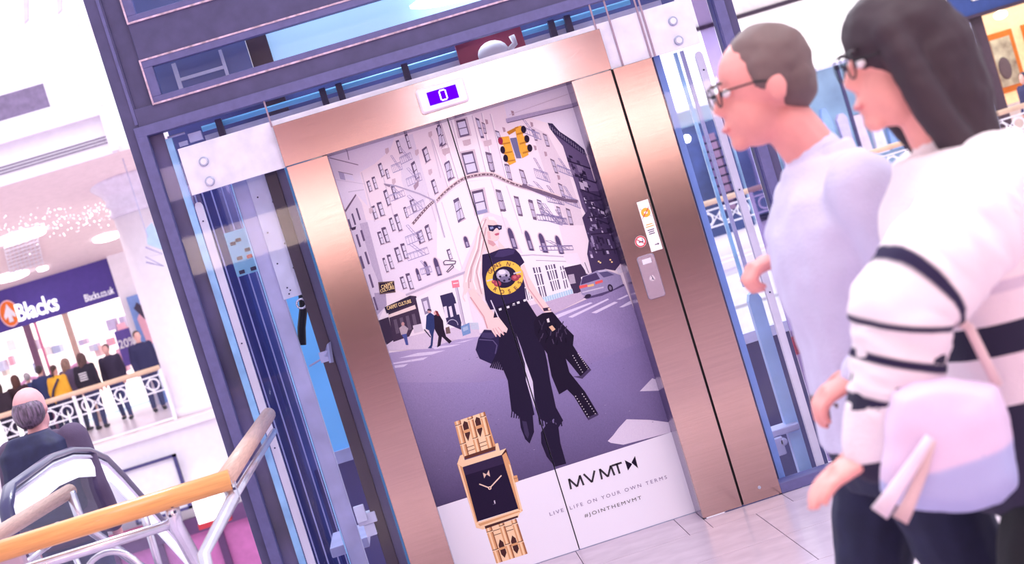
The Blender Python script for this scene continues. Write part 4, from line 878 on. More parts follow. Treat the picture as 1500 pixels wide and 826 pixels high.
# railings of the gallery
M_wr = mat('gallery_oak', (232, 196, 168), .5); M_wm = mat('white_metal', (244, 240, 250), .5)
def gallery_rail(xa, xb, y, label, first=0):
    o = empty('gallery_railing', ((xa+xb)/2, y, FZ)); tag(o, label, 'railing')
    MB().tube([(xa, y, .69), (xb, y, .69)], .05, 10).build('handrail', M_wr, o, smooth=True)
    for z in (.56, .26): MB().box(xa, xb, y-.015, y+.015, z-.014, z+.014).build('rail_bar', M_wm, o)
    n = max(1, round((xb-xa)/1.75)); w_ = (xb-xa)/n
    me = MB().torus((0, 0, 0), .105, .016, 20, 6).mesh('ring'); me.materials.append(M_wm)
    cr = MB().tube([(-.13, 0, -.13), (.13, 0, .13)], .01, 5).tube([(-.13, 0, .13), (.13, 0, -.13)], .01, 5).mesh('cross'); cr.materials.append(M_wm)
    for i in range(n+1):
        x = xa+i*w_
        MB().box(x-.03, x+.03, y-.03, y+.03, FZ, .66).build('post', M_wm, o)
        if i < n:
            MB().box(x+.04, x+w_-.04, y-.006, y+.006, FZ+.06, .22).build('glass_panel', M_glass, o)
            k = 5
            for j in range(k):
                xx = x+.2+(w_-.4)*j/(k-1)
                r = bpy.data.objects.new('ring' , me); COL.objects.link(r); r.parent = o; r.matrix_parent_inverse = o.matrix_basis.inverted(); r.location = (xx, y, .41)
                if j < k-1:
                    r = bpy.data.objects.new('cross', cr); COL.objects.link(r); r.parent = o; r.matrix_parent_inverse = o.matrix_basis.inverted(); r.location = (xx+(w_-.4)/(k-1)/2, y, .41)
    MB().box(xa, xb, y-.02, y+.02, FZ+.02, FZ+.06).build('rail_bar', M_wm, o)
gallery_rail(-12.0, -5.25, 22.15, 'white ringed gallery railing with oak top before the outdoor shop')
gallery_rail(4.2, 14.7, 19.35, 'white ringed gallery railing with oak top on the right behind the walkers')
# pillar with capital
xl = aty(200, 431, 22.5).x
PC = empty('round_pillar', (xl+.55, 22.65, FZ)); tag(PC, 'white round pillar with moulded capital beside the gallery railing', 'pillar')
MB().lathe((xl+.55, 22.65, FZ), [(.62, 0), (.62, .12), (.57, .16), (.55, .2), (.55, 4.05)], 36).build('shaft', M_fas, PC, smooth=True)
MB().lathe((xl+.55, 22.65, FZ), [(.57, 4.0), (.61, 4.06), (.57, 4.12), (.57, 4.2), (.63, 4.26), (.60, 4.34), (.66, 4.46), (.80, 4.6), (.84, 4.66), (.84, 4.72)], 36).build('capital', mat('capital_lilac', (226, 218, 238), .35), PC, smooth=True)
MB().lathe((xl+.55, 22.65, FZ), [(1.2, 4.74), (1.34, 4.8), (1.38, 4.9), (1.38, 4.98)], 36).build('abacus', M_soff, PC, smooth=True)
# upper level: fascia with mouldings, dark vent, soffit
UF = struct('wall_upper', MB().box(-16, -4.55, 20.3, 20.5, 4.95, 7.1).box(-16, -4.5, 20.15, 20.3, 5.45, 5.6).box(-16, -4.55, 20.2, 20.3, 5.6, 5.66).box(-16, -4.5, 20.22, 20.3, 4.6, 4.98).box(-16, -4.5, 20.12, 20.3, 5.3, 5.46), M_fas, label='white upper gallery fascia with stepped mouldings')
for k in range(3): MB().box(-16, -4.6, 20.195, 20.22, 4.80+k*.055, 4.815+k*.055).build('groove_line', mat('groove_plum', (104, 82, 120), .6), UF)
MB().box(-4.56, -4.45, 20.05, 20.4, 4.62, 5.4).build('end_block', M_fas, UF)
MB().box(-9, -5.36, 20.24, 20.3, 5.70, 6.12).build('dark_panel', mat('panel_mauve', (126, 110, 144), .6, noise=.1), UF)
fr = MB().box(-9, -5.30, 20.25, 20.29, 5.665, 5.70).box(-9, -5.30, 20.25, 20.29, 6.12, 6.16).box(-5.36, -5.30, 20.25, 20.29, 5.70, 6.12).build('panel_surround', M_fas, UF)
struct('wall_upper_rear', MB().box(-16, -2.2, 24, 24.2, 7.0, 8.2).box(-16, -4.4, 20.52, 23.98, 7.0, 7.12), M_fas, label='white upper gallery parapet')
for x in (-5.35, -4.75, -4.2):
    tag(MB().prism([(x, 20.2, 7.2), (x+.09, 20.2, 7.25), (x+.4, 20.2, 8.3), (x+.31, 20.2, 8.3)], (0, .1, 0)).build('skylight_strut', mat('strut_lilac', (206, 196, 226), .5)), ['leftmost', 'middle', 'rightmost'][[-5.35, -4.75, -4.2].index(x)]+' slanted lilac skylight strut above the white fascia', 'strut')
cm = MB(); cm.v = [(-16, 20.3, 4.6), (-2.5, 20.3, 4.6), (-2.5, 29.3, 3.22), (-16, 29.3, 3.22), (-16, 20.3, 4.7), (-2.5, 20.3, 4.7), (-2.5, 29.3, 3.32), (-16, 29.3, 3.32)]
cm.f = [[0, 1, 2, 3], [7, 6, 5, 4], [0, 4, 5, 1], [1, 5, 6, 2], [2, 6, 7, 3], [3, 7, 4, 0]]
struct('ceiling_gallery', cm, M_soff, label='pale pink sloping soffit over the shop gallery')
def soff(u, v):
    n = Vector((0, 1.38, 9.0)).normalized(); p0 = Vector((0, 20.3, 4.6)); d = ray(u, v); t = (p0-ORG).dot(n)/d.dot(n); return ORG+d*t
M_lampw = mat('soffit_lamp_glow', (255, 252, 255), .4, emit=3.0)
for k, (u, v, rx, ry) in enumerate(((30, 345, .5, .4), (156, 346, .3, .3), (14, 404, .42, .36), (62, 392, .12, .12))):
    q = soff(u, v)
    o = MB().lathe((0, 0, 0), [(1.0, .0), (1.0, -.05), (.9, -.06)], 24).mesh('soffit_light'); 
    for vv in o.vertices: vv.co = Vector((vv.co.x*rx, vv.co.y*ry-vv.co.z*0, vv.co.z-vv.co.y*ry*.153))
    ob = put(o, 'soffit_light', M_lampw); ob.location = q+Vector((0, 0, -.0)); tag(ob, ['large oval soffit light left of the lattice glow', 'oval soffit light nearest the pillar', 'oval soffit light nearest the shop sign', 'small soffit spot above the shop sign'][k], 'light')
fl = MB()
for i in range(190):
    u = rnd.uniform(-5, 165); v = 328-.12*u+rnd.gauss(0, 9)+(-.13*u if False else 0)
    q = soff(u, v-u*.07); r = rnd.uniform(.005, .012)
    fl.ell((q.x, q.y, q.z-rnd.uniform(.05, .35)), (r, r, r), 6, 4)
ob = fl.build('fairy_lights', mat('fairy_glow', (255, 255, 255), .4, emit=2.0)); tag(ob, 'net of tiny white fairy lights under the gallery soffit', 'fairy lights', kind='stuff')
gd = empty('light_lattice', soff(30, 375)); tag(gd, 'white lattice ceiling grille under the gallery soffit', 'grille')
for k in range(9):
    a, b = soff(3+k*6, 350-k*1.9), soff(14+k*6, 398-k*1.9); MB().tube([a-Vector((0, 0, .06)), b-Vector((0, 0, .06))], .02, 5).build('slat', M_fas, gd)
    a, b = soff(3+k*1.2, 352+k*5.2), soff(52+k*1.2, 336+k*5.2); MB().tube([a-Vector((0, 0, .09)), b-Vector((0, 0, .09))], .02, 5).build('slat', M_fas, gd)
# hanging zigzag decoration by the pillar
hd = empty('hanging_decoration', aty(228, 360, 20.8)); tag(hd, 'zigzag wire decoration with blue sheet hanging beside the pillar', 'decoration')
tq = aty(214, 340, 20.8); MB().tube([(tq.x, 20.8, tq.z-.1), (tq.x, 20.8, 4.53)], .008, 6).build('hanging_cord', M_post, hd)
pz = [aty(u, v, 20.8) for u, v in ((213, 362), (238, 372), (213, 376), (240, 390), (214, 384))]
MB().tube(pz, .015, 6).build('wire', mat('wire_lilac', (150, 140, 190), .5), hd)
q = [aty(u, v, 20.9) for u, v in ((214, 335), (222, 326), (240, 352), (238, 366), (216, 358))]; MB().prism(q, (0, .05, 0)).build('blue_sheet', mat('sheet_sky', (176, 200, 236), .5), hd)
# ------------------------------------------------------------------ outdoor shop with purple sign
SY = 29.0
P = lambda u, v: aty(u, v, SY)
SH1 = empty('outdoor_shop', (-9, SY, FZ)); tag(SH1, 'brightly lit shop with purple fascia and white lettering across the void', 'shop')
xr = (P(157, 374).x+P(177, 434).x)/2; zt = P(157, 374).z; zb = P(177, 434).z
M_pur = mat('fascia_purple', (74, 52, 146), .5, noise=.04)
FA = MB().box(-15, xr, SY, SY+.3, zb, zt+.05).build('fascia', M_pur, SH1)
A, B = P(28.8, 471), P(88.5, 452); A.z = B.z = (A.z+B.z)/2; A.y = B.y = SY-.06
text_between('Blacks', A, B, .40, M_white if False else mat('letter_glow', (255, 255, 255), .4, emit=.8), 'sign_lettering', FA, NRM, .02, 1., .012)
A, B = P(126.5, 443), P(168, 428.5); A.z = B.z = (A.z+B.z)/2; A.y = B.y = SY-.04
text_between('Blacks.co.uk', A, B, .17, mat('letter_white', (250, 246, 255), .4, emit=.3), 'sign_lettering', FA, NRM, .0, 1., .012)
c = P(14.5, 459)
lg = MB().prism([(c.x+.2*math.cos(t), SY-.05, c.z+.29*math.sin(t)) for t in [2*math.pi*i/28 for i in range(28)]], (0, .05, 0)).build('sign_emblem', mat('emblem_orange', (240, 116, 30), .5), FA)
rm = MB(); n = 28
for i in range(n):
    t = 2*math.pi*i/n; rm.v += [(c.x+.2*math.cos(t), SY-.055, c.z+.29*math.sin(t)), (c.x+.225*math.cos(t), SY-.055, c.z+.32*math.sin(t))]
for i in range(n): rm.f.append([2*i, 2*i+1, 2*((i+1) % n)+1, 2*((i+1) % n)])
rm.build('emblem_rim', mat('emblem_pink', (240, 190, 200), .5), lg)
MB().prism([(c.x+a, SY-.075, c.z+b) for a, b in ((0, .23), (.06, .1), (.13, -.03), (.12, -.12), (.045, -.06), (.05, -.2), (-.05, -.2), (-.045, -.06), (-.12, -.12), (-.13, -.03), (-.06, .1))], (0, .02, 0)).build('emblem_tree', M_white, lg)
MB().box(-15, xr, SY+3.0, SY+3.1, FZ, zb+.2).build('rear_wall', mat('shop_wall_glow', (255, 236, 226), .6, emit=1.0, noise=.05, scale=1.2), SH1)  # wall emission stands in for the shop's own lighting
MB().box(-15, xr, SY+.3, SY+3, zb+.15, zb+.2).build('shop_ceiling', mat('shop_ceiling_glow', (255, 240, 230), .6, emit=.9), SH1)  # ceiling surface glows in place of shop lamps
for u, v, m_, w_ in ((44, 498, mat('mullion_plum', (120, 80, 112), .5), .16), (56, 492, mat('mullion_pink', (214, 120, 160), .5), .05), (98, 474, mat('mullion_tan', (206, 170, 160), .5), .13), (-20, 520, M_dark, .12)):
    x = P(u, v).x; MB().box(x-w_/2, x+w_/2, SY+.02, SY+.12, FZ, zb).build('mullion', m_, SH1)
for k, (x0, x1) in enumerate(((-10.6, -9.0), (-8.75, -7.9), (-7.7, xr))): MB().box(x0, x1, SY+.05, SY+.07, FZ+.1, zb).build('shop_window', M_glass, SH1)
MB().box(xr, xr+.75, SY-.2, SY+.4, FZ, 4.2).build('side_pier', M_fas, SH1)
pr = [(206, 206, 226), (246, 206, 200), (196, 180, 210), (246, 226, 206), (240, 176, 190), (190, 196, 222), (250, 236, 230)]
for k in range(34):
    x = rnd.uniform(-11.5, xr-.2); z = rnd.uniform(.2, 1.9); w_ = rnd.uniform(.1, .22); h = rnd.uniform(.12, .34)
    MB().box(x, x+w_, SY+2.6+rnd.uniform(-.3, .2), SY+2.95, z, z+h).build('display_item', mat('goods_%d' % (k % 7), pr[k % 7], .6), SH1)
for x in (-9.6, -8.4, -7.2): MB().torus((x, SY+1.2, .75), .34, .05, 24, 8).build('display_hoop', mat('hoop_pink', (240, 170, 206), .4), SH1)
x = P(186, 500).x; zc = P(186, 500).z
pb = MB().box(x-.22, x+.22, SY-.02, SY+.0, zc-.55, zc+.3).build('window_poster', mat('poster_violet', (96, 76, 160), .5), SH1)
text_between('20%', (x-.2, SY-.035, zc-.12), (x+.2, SY-.035, zc-.12), .2, M_white, 'poster_lettering', pb, NRM, .02)
AP = empty('advert_stand', (-5.9, SY-.35, FZ)); tag(AP, 'blue advert panel with pink figure beside the outdoor shop', 'advert panel')
q = [aty(u, v, SY-.35) for u, v in ((182, 437), (200, 431), (226, 510), (206, 520))]
x0, x1, z1 = q[0].x+.05, q[1].x+.15, q[1].z
MB().box(x0, x1, SY-.38, SY-.3, FZ, z1).build('panel', mat('advert_sky', (120, 150, 214), .5), AP)
MB().prism([(x0+.1, SY-.4, z1-.55), (x0+.25, SY-.4, z1-.35), (x0+.36, SY-.4, z1-.5), (x0+.40, SY-.4, z1-1.2), (x0+.15, SY-.4, z1-1.2)], (0, .015, 0)).build('printed_figure', mat('figure_rose', (226, 170, 190), .5), AP)
MB().prism([(x0+.1, SY-.41, z1-.3), (x0+.2, SY-.41, z1-.18), (x0+.33, SY-.41, z1-.35), (x0+.38, SY-.41, z1-.7), (x0+.26, SY-.41, z1-.6)], (0, .015, 0)).build('printed_hair', mat('figure_hair', (60, 50, 80), .5), AP)
# ------------------------------------------------------------------ right-hand shops
RY = 27.0
Q = lambda u, v: aty(u, v, RY)
S2 = empty('clothing_shop', (9, RY, FZ)); tag(S2, 'shop with broad blank white fascia and clothes in its window', 'shop')
MB().box(3.5, 12.95, RY-.2, RY+.3, 2.62, 4.2).build('fascia', mat('fascia_white', (250, 246, 252), .5, emit=.15), S2)
MB().box(3.5, 12.95, RY-.26, RY-.2, 4.2, 4.29).build('top_strip', M_darkbrown, S2); MB().box(3.5, 12.95, RY-.25, RY-.2, 2.56, 2.63).build('bottom_strip', M_post, S2)
MB().box(3.5, 12.95, RY-.2, RY+.6, 4.3, 6.5).build('upper_wall', mat('upper_cream', (236, 226, 226), .6), S2)
MB().box(3.5, 12.95, RY+1.6, RY+1.7, FZ, 2.7).build('rear_wall', mat('window_sky', (176, 206, 236), .6, noise=.2, scale=.8), S2)
for k in range(12):
    x = 8.4+k*.37; h = rnd.uniform(1.1, 1.6)
    MB().rings([[Vector((x+a*w2, RY+.9+b*.1, z)) for a, b in ((-1, -1), (1, -1), (1, 1), (-1, 1))] for z, w2 in ((.3, .14), (.9, .11), (1.35, .13), (h+.2, .05))]).build('hung_garment', mat('garment_%d' % (k % 4), [(236, 232, 246), (150, 178, 220), (206, 190, 220), (230, 206, 214)][k % 4], .8), S2)
MB().box(3.5, 12.95, RY+.0, RY+.03, FZ, 2.56).build('shop_window', M_glass, S2)
for x in (6.2, 9.6, 10.55, 11.6): MB().box(x, x+.07, RY-.03, RY+.06, FZ, 2.56).build('mullion', M_dark, S2)
DG = mat('display_blue', (42, 56, 104), .5, noise=.2, scale=2)
MB().box(5.9, 7.6, RY-.5, RY-.2, FZ, 2.2).build('dark_display', DG, S2)
for k in range(26):
    x = 6.95+(k % 3)*.17; z = .15+(k//3)*.2
    MB().box(x, x+.15, RY-.62, RY-.5, z, z+.16).build('display_box', mat('box_plum_%d' % (k % 3), [(80, 66, 110), (110, 84, 116), (64, 58, 104)][k % 3], .5), S2)
MB().ell((6.62, RY-.7, 1.95), (.09, .09, .09)).build('window_spotlight', mat('spot_glow', (255, 250, 240), .4, emit=5), S2, smooth=True)
S3 = empty('picture_shop', (14.5, RY, FZ)); tag(S3, 'warm lit shop with orange picture frames behind dark doorway at right', 'shop')
x = Q(1385, 80).x
MB().box(12.95, 13.25, RY-.3, RY+.2, FZ, 4.4).build('pale_pier', M_post, S3); MB().box(13.25, 13.34, RY-.34, RY+.1, FZ, 4.4).build('bright_trim', M_white, S3)
MB().box(13.34, 13.75, RY-.3, RY+.2, FZ, 2.75).build('door_post', mat('post_umber', (96, 78, 100), .45), S3); MB().box(13.75, 14.15, RY-.1, RY+.3, FZ, 2.75).build('door_leaf', mat('leaf_umber', (74, 54, 70), .45), S3); MB().box(13.72, 13.75, RY-.32, RY-.3, FZ, 2.6).build('door_edge', M_post, S3)
MB().box(13.4, 13.66, RY-.5, RY-.3, 2.45, 2.52).build('wall_lamp', M_plate, S3)
MB().box(13.34, 18, RY-.35, RY+.2, 2.75, 3.6).build('fascia', mat('fascia_navy', (44, 66, 130), .5), S3)
MB().box(13.9, 14.6, RY-.37, RY-.35, 3.05, 3.08).box(13.9, 13.93, RY-.37, RY-.35, 3.05, 3.4).build('fascia_outline', M_white, S3)
MB().box(13.34, 18, RY-.42, RY+.2, 2.68, 2.75).build('fascia_edge', M_darkbrown, S3)
MB().box(13.3, 19, RY+2.4, RY+2.5, FZ, 3.2).build('rear_wall', mat('wall_amber', (250, 206, 160), .6, emit=.5), S3)
for k, x in enumerate((15.05, 16.1, 17.2)):
    f = MB().box(x, x+.75, RY+2.25, RY+2.4, .75, 2.25).build('picture_frame', mat('frame_orange', (236, 130, 40), .5), S3)
    MB().box(x+.12, x+.63, RY+2.2, RY+2.26, .9, 2.1).build('picture', mat('picture_buff', (232, 200, 170), .6, noise=.3, scale=3), f)
    MB().ell((x+.3, RY+2.18, 1.35), (.16, .02, .28)).build('picture_mark', mat('mark_grey', (120, 100, 104), .6), f, smooth=True)
    MB().ell((x+.3, RY+1.6, 2.62), (.16, .16, .1)).build('ceiling_spot', mat('amber_spot', (255, 236, 200), .4, emit=8), S3, smooth=True)
MB().box(14.4, 15.6, RY+1.2, RY+1.4, FZ, .5).build('counter', mat('counter_cream', (246, 224, 216), .5), S3)
# ------------------------------------------------------------------ people
from mathutils import noise as mnoise
def remesh(mb, voxel, name, amp=0., freq=6., smooth=3):
    me = mb.mesh(name); o = bpy.data.objects.new('tmp', me)
    r = o.modifiers.new('r', 'REMESH'); r.mode = 'VOXEL'; r.voxel_size = voxel
    s = o.modifiers.new('s', 'SMOOTH'); s.iterations = smooth; s.factor = .5
    m2 = evaluated_mesh(o); m2.name = name
    bpy.data.objects.remove(o); bpy.data.meshes.remove(me); m2.materials.clear()
    if amp:
        nrm = [v.normal.copy() for v in m2.vertices]; out = []
        for v, nn in zip(m2.vertices, nrm):
            p = v.co; d = mnoise.noise(Vector((p.x*freq, p.y*freq, p.z*freq*1.6+3)))+.5*mnoise.noise(Vector((p.x*freq*2.3, p.y*freq*2.3, p.z*freq*2.3)))
            q_ = p+nn*d*amp; out += [q_.x, q_.y, q_.z]
        m2.vertices.foreach_set('co', out); m2.update()
    return m2
def limb(mb, pts, rs, n=12):
    P_ = [Vector(p) for p in pts]; out, ro_ = [], []
    for i in range(len(P_)-1):
        for t in (0, .25, .5, .75):
            out.append(P_[i].lerp(P_[i+1], t)); ro_.append(rs[i]+(rs[i+1]-rs[i])*t)
    out.append(P_[-1]); ro_.append(rs[-1])
    mb.tube(out, ro_, n)
    for p, r in zip(P_, rs): mb.ell(p, (r, r, r), n, 8)
def torso(mb, rg, n=20):
    """rg = [(z, y, rx, ry)]"""
    mb.rings([[Vector((rx*math.copysign(abs(math.cos(t))**.8, math.cos(t)), y+ry*math.copysign(abs(math.sin(t))**.9, math.sin(t)), z)) for t in [2*math.pi*i/n for i in range(n)]] for z, y, rx, ry in rg])
def hand(mb, w_, d, side, s=1., curl=.6, up=(0, 0, 1)):
    """palm and five fingers from wrist w_ along direction d; side = direction of the thumb"""
    w_ = Vector(w_); d = Vector(d).normalized(); sd = Vector(side); sd = (sd-d*sd.dot(d)).normalized(); pn = d.cross(sd).normalized()
    pal = []
    for t, hw in ((0, .026), (.04, .036), (.085, .040)):
        c = w_+d*t*s; pal.append([c+sd*math.cos(a)*hw*s+pn*math.sin(a)*.015*s for a in [2*math.pi*i/10 for i in range(10)]])
    mb.rings(pal)
    for k, (o_, L_) in enumerate(((.028, .066), (.010, .074), (-.009, .069), (-.027, .054))):
        b = w_+d*.082*s+sd*o_*s; q = [b]; a = 0; r = [.0095*s]
        for j in range(3):
            a += curl*(.6 if j == 0 else .8); q.append(q[-1]+(d*math.cos(a)+pn*math.sin(a))*L_*s*(.42, .32, .26)[j]); r.append((.0088, .008, .007)[j]*s)
        limb(mb, q, r, 8)
    b = w_+d*.022*s+sd*.026*s; q = [b, b+(d*.6+sd*.7)*.034*s, b+(d*.95+sd*.75+pn*.3)*.058*s]
    limb(mb, q, [.0125*s, .0105*s, .0085*s], 8)
def person(label, loc, rz, h, top, legs, shoes, hair, skin, pose=None, group=None, voxel=.022, hairtype='short', coat=0., near=False, build=1., extras=None, topname='jacket', topmat=None, hs=1.):
    """standing figure, local frame faces -Y; pose overrides joints (metres for a 1.75 m figure)"""
    o = empty('person', loc, rz); tag(o, label, 'person', group)
    s = h/1.75; B = build
    J = dict(hipL=(.09, 0, .93), kneeL=(.10, -.02, .50), ankL=(.10, .02, .085), hipR=(-.09, 0, .93), kneeR=(-.10, -.02, .50), ankR=(-.10, .02, .085),
             shL=(.185, 0, 1.425), elL=(.235, .03, 1.14), wrL=(.23, -.06, .90), shR=(-.185, 0, 1.425), elR=(-.235, .03, 1.14), wrR=(-.23, -.06, .90), head=(0, -.02, 1.635), neck=(0, .01, 1.46), pel=(0, 0, .95), chest=(0, 0, 1.28))
    J.update({k: v for k, v in (pose or {}).items() if not k.startswith(('curl', 'thumb', 'hd'))})
    J = {k: Vector(v)*s for k, v in J.items()}
    hx, hy, hz = J['head']; pe = J['pel']; ch = J['chest']; nk = J['neck']
    def tor(mb, e=0., z0=None):
        ly = lambda z: pe.y+(ch.y-pe.y)*(z-pe.z)/max(.01, ch.z-pe.z)
        rg = []
        for z, rx, ry in ((.86, .13, .10), (.93, .165, .118), (1.02, .155, .112), (1.10, .148, .108), (1.2, .162, .116), (1.3, .178, .122), (1.38, .18, .112), (1.43, .15, .09), (1.47, .085, .07), (1.50, .06, .06)):
            zz = z*s
            if z0 is not None and z < z0: continue
            rg.append((zz, ly(zz), (rx*B+e)*s, (ry*B+e)*s))
        torso(mb, rg)
    def arm(mb, S, e=0., end=1.):
        a, b, c = J['sh'+S], J['el'+S], J['wr'+S]; c = b.lerp(c, end)
        limb(mb, [a, a.lerp(b, .4), b, b.lerp(c, .4), c], [(r*B+e)*s for r in (.056, .050, .042, .040, .029+.006*(1-end))])
    def leg(mb, S, e=0., end=1.):
        a, b, c = J['hip'+S], J['knee'+S], J['ank'+S]; c = b.lerp(c, end)
        limb(mb, [a, a.lerp(b, .3), b, b.lerp(c, .35), c], [(r*B+e)*s for r in (.085, .080, .056, .056, .040)])
    body = MB(); tor(body)
    for S in 'LR':
        arm(body, S); leg(body, S)
        d = (J['wr'+S]-J['el'+S]); sx = 1 if S == 'L' else -1
        if near: hand(body, J['wr'+S]-d.normalized()*.01, (pose or {}).get('hd'+S, d), (pose or {}).get('thumb'+S, (-sx*.2, -1, .2)), s, (pose or {}).get('curl'+S, .6))
        else: body.ell(J['wr'+S]+d.normalized()*.06*s, (.032*s, .036*s, .06*s), 8, 6)
        a = J['ank'+S]; body.ell(a+Vector((0, -.05, -.045))*s, (.04*s, .1*s, .035*s), 10, 6)
    limb(body, [nk, nk.lerp(J['head'], .55)], [.056*s, .052*s])
    H = J['head']
    def hp(x, y, z): return H+Vector((x, y, z))*s*hs
    hk = s*hs
    body.ell(hp(0, .012, .03), (.076*hk, .097*hk, .092*hk), 18, 12); body.ell(hp(0, -.03, -.05), (.056*hk, .066*hk, .066*hk), 14, 10); body.ell(hp(0, -.075, -.095), (.026*hk, .022*hk, .02*hk), 10, 8)
    body.rings([[hp(x, y, z) for x, y, z in q] for q in ([(-.008, -.088, .028), (.008, -.088, .028), (.006, -.07, .028), (-.006, -.07, .028)], [(-.012, -.115, -.02), (.012, -.115, -.02), (.016, -.07, -.02), (-.016, -.07, -.02)], [(-.008, -.1, -.032), (.008, -.1, -.032), (.012, -.07, -.034), (-.012, -.07, -.034)])])
    for sx in (-1, 1) if hairtype != 'long' else (): body.ell(hp(sx*.077, .012, -.005), (.011*hk, .024*hk, .034*hk), 8, 8)
    body.ell(hp(0, -.092, -.058), (.024*hk, .012*hk, .008*hk), 10, 6); body.ell(hp(0, -.088, -.07), (.02*hk, .012*hk, .007*hk), 10, 6)
    put(remesh(body, voxel*(.36 if near else 1.), 'body', smooth=2), 'body', mat('skin_%d_%d' % skin[:2], skin, .55, noise=.05, scale=14, spec=.35), o, True)
    if near:
        for sx in (-1, 1):
            MB().ell(hp(sx*.03, -.083, .012), (.014*hk, .010*hk, .009*hk), 12, 8).build('eye', mat('eye_white', (236, 230, 236), .3), o, True)
            MB().ell(hp(sx*.03, -.0915, .012), (.006*hk, .003*hk, .006*hk), 10, 6).build('iris', M_dark, o, True)
            MB().ell(hp(sx*.031, -.092, .035), (.019*hk, .007*hk, .0045*hk), 10, 6).build('eyebrow', mat('hair_%d_%d' % hair[:2], hair, .7), o, True)
        MB().ell(hp(0, -.098, -.062), (.022*hk, .008*hk, .007*hk), 12, 6).build('lips', mat('lips', (206, 120, 124), .5), o, True)
    # clothes
    t = MB(); tor(t, .016+coat, .9 if coat < .02 else .86)
    for S in 'LR': arm(t, S, .012+coat*.8, .96)
    if hairtype != 'bald' or True: limb(t, [nk+Vector((0, 0, -.03))*s, nk+Vector((0, -.005, .015))*s], [.066*s, .062*s])
    put(remesh(t, voxel*(.5 if near else 1.), topname, .006 if near else 0., 9., 4), topname, topmat or mat('top_%d_%d_%d' % top, top, .85, noise=.015, scale=20, bump=.2, bscale=140), o, True)
    l = MB(); torso(l, [(.84*s, pe.y, .15*B*s, .115*B*s), (.93*s, pe.y, .178*B*s, .13*B*s), (1.03*s, pe.y, .165*B*s, .122*B*s)])
    for S in 'LR': leg(l, S, .014, .97)
    put(remesh(l, voxel*(.5 if near else 1.), 'trousers', .005 if near else 0., 10., 4), 'trousers', mat('legs_%d_%d_%d' % legs, legs, .85, noise=.08, scale=24, bump=.15, bscale=160), o, True)
    for S in 'LR':
        a = J['ank'+S]; f_ = MB()
        f_.ell(a+Vector((0, -.055, -.045))*s, (.047*s, .12*s, .04*s), 12, 8); f_.ell(a+Vector((0, .03, -.03))*s, (.042*s, .05*s, .05*s), 10, 8)
        me = f_.mesh('shoe')
        for v in me.vertices: v.co.z = max(v.co.z, a.z-.082*s)
        put(me, 'shoe', mat('shoe_%d_%d_%d' % shoes, shoes, .6), o, True)
    hm = MB(); M_h = mat('hair_%d_%d' % hair[:2], hair, .45, noise=.38, scale=30, stretch=(3, 3, .35), bump=.35, bscale=60)
    if hairtype == 'bald':
        hm.ell(hp(0, .04, .0), (.083*hk, .084*hk, .082*hk), 18, 12); hm.ell(hp(0, .065, -.02), (.07*hk, .055*hk, .065*hk), 14, 10)
    elif hairtype == 'short':
        k = 1.
        hm.ell(hp(0, .03, .05), (.084*hk*k, .096*hk*k, .086*hk*k), 18, 12); hm.ell(hp(0, .06, .0), (.078*hk*k, .062*hk*k, .072*hk*k), 14, 10)
        for sx in (-1, 1): hm.ell(hp(sx*.068, .01, .03), (.017*hk, .045*hk, .05*hk), 10, 8)
    elif hairtype == 'long':
        hm.ell(hp(0, .012, .045), (.090*hk, .106*hk, .092*hk), 20, 14); hm.ell(hp(0, .05, -.04), (.092*hk, .074*hk, .11*hk), 16, 12)
        limb(hm, [hp(0, .05, .0), hp(0, .068, -.1), hp(0, .085, -.19), hp(0, .09, -.23)], [.092*hk, .080*hk, .058*hk, .03*hk])
        for sx in (-1, 1): limb(hm, [hp(sx*.062, -.03, .05), hp(sx*.078, -.018, -.02), hp(sx*.078, .0, -.10), hp(sx*.07, .03, -.17), hp(sx*.05, .06, -.23)], [.034*hk, .032*hk, .034*hk, .032*hk, .02*hk])
    elif hairtype == 'tail':
        hm.ell(hp(0, .025, .05), (.084*hk, .1*hk, .088*hk), 16, 10); limb(hm, [hp(0, .1, .02), hp(0, .13, -.08), hp(0, .12, -.18)], [.035*hk, .035*hk, .015*hk])
    put(remesh(hm, voxel*(.4 if near else .9), 'hair', .003 if near else 0., 22., 2), 'hair', M_h, o, True)
    if extras: extras(o, J, hp, s)
    for c_ in o.children: c_.matrix_parent_inverse = Matrix.Identity(4)
    return o
SKN = (226, 172, 164)
def LJ(u, v, y, ox, oy, s): q = aty(u, v, y); return (-(q.y-oy)/s, (q.x-ox)/s, q.z/s)
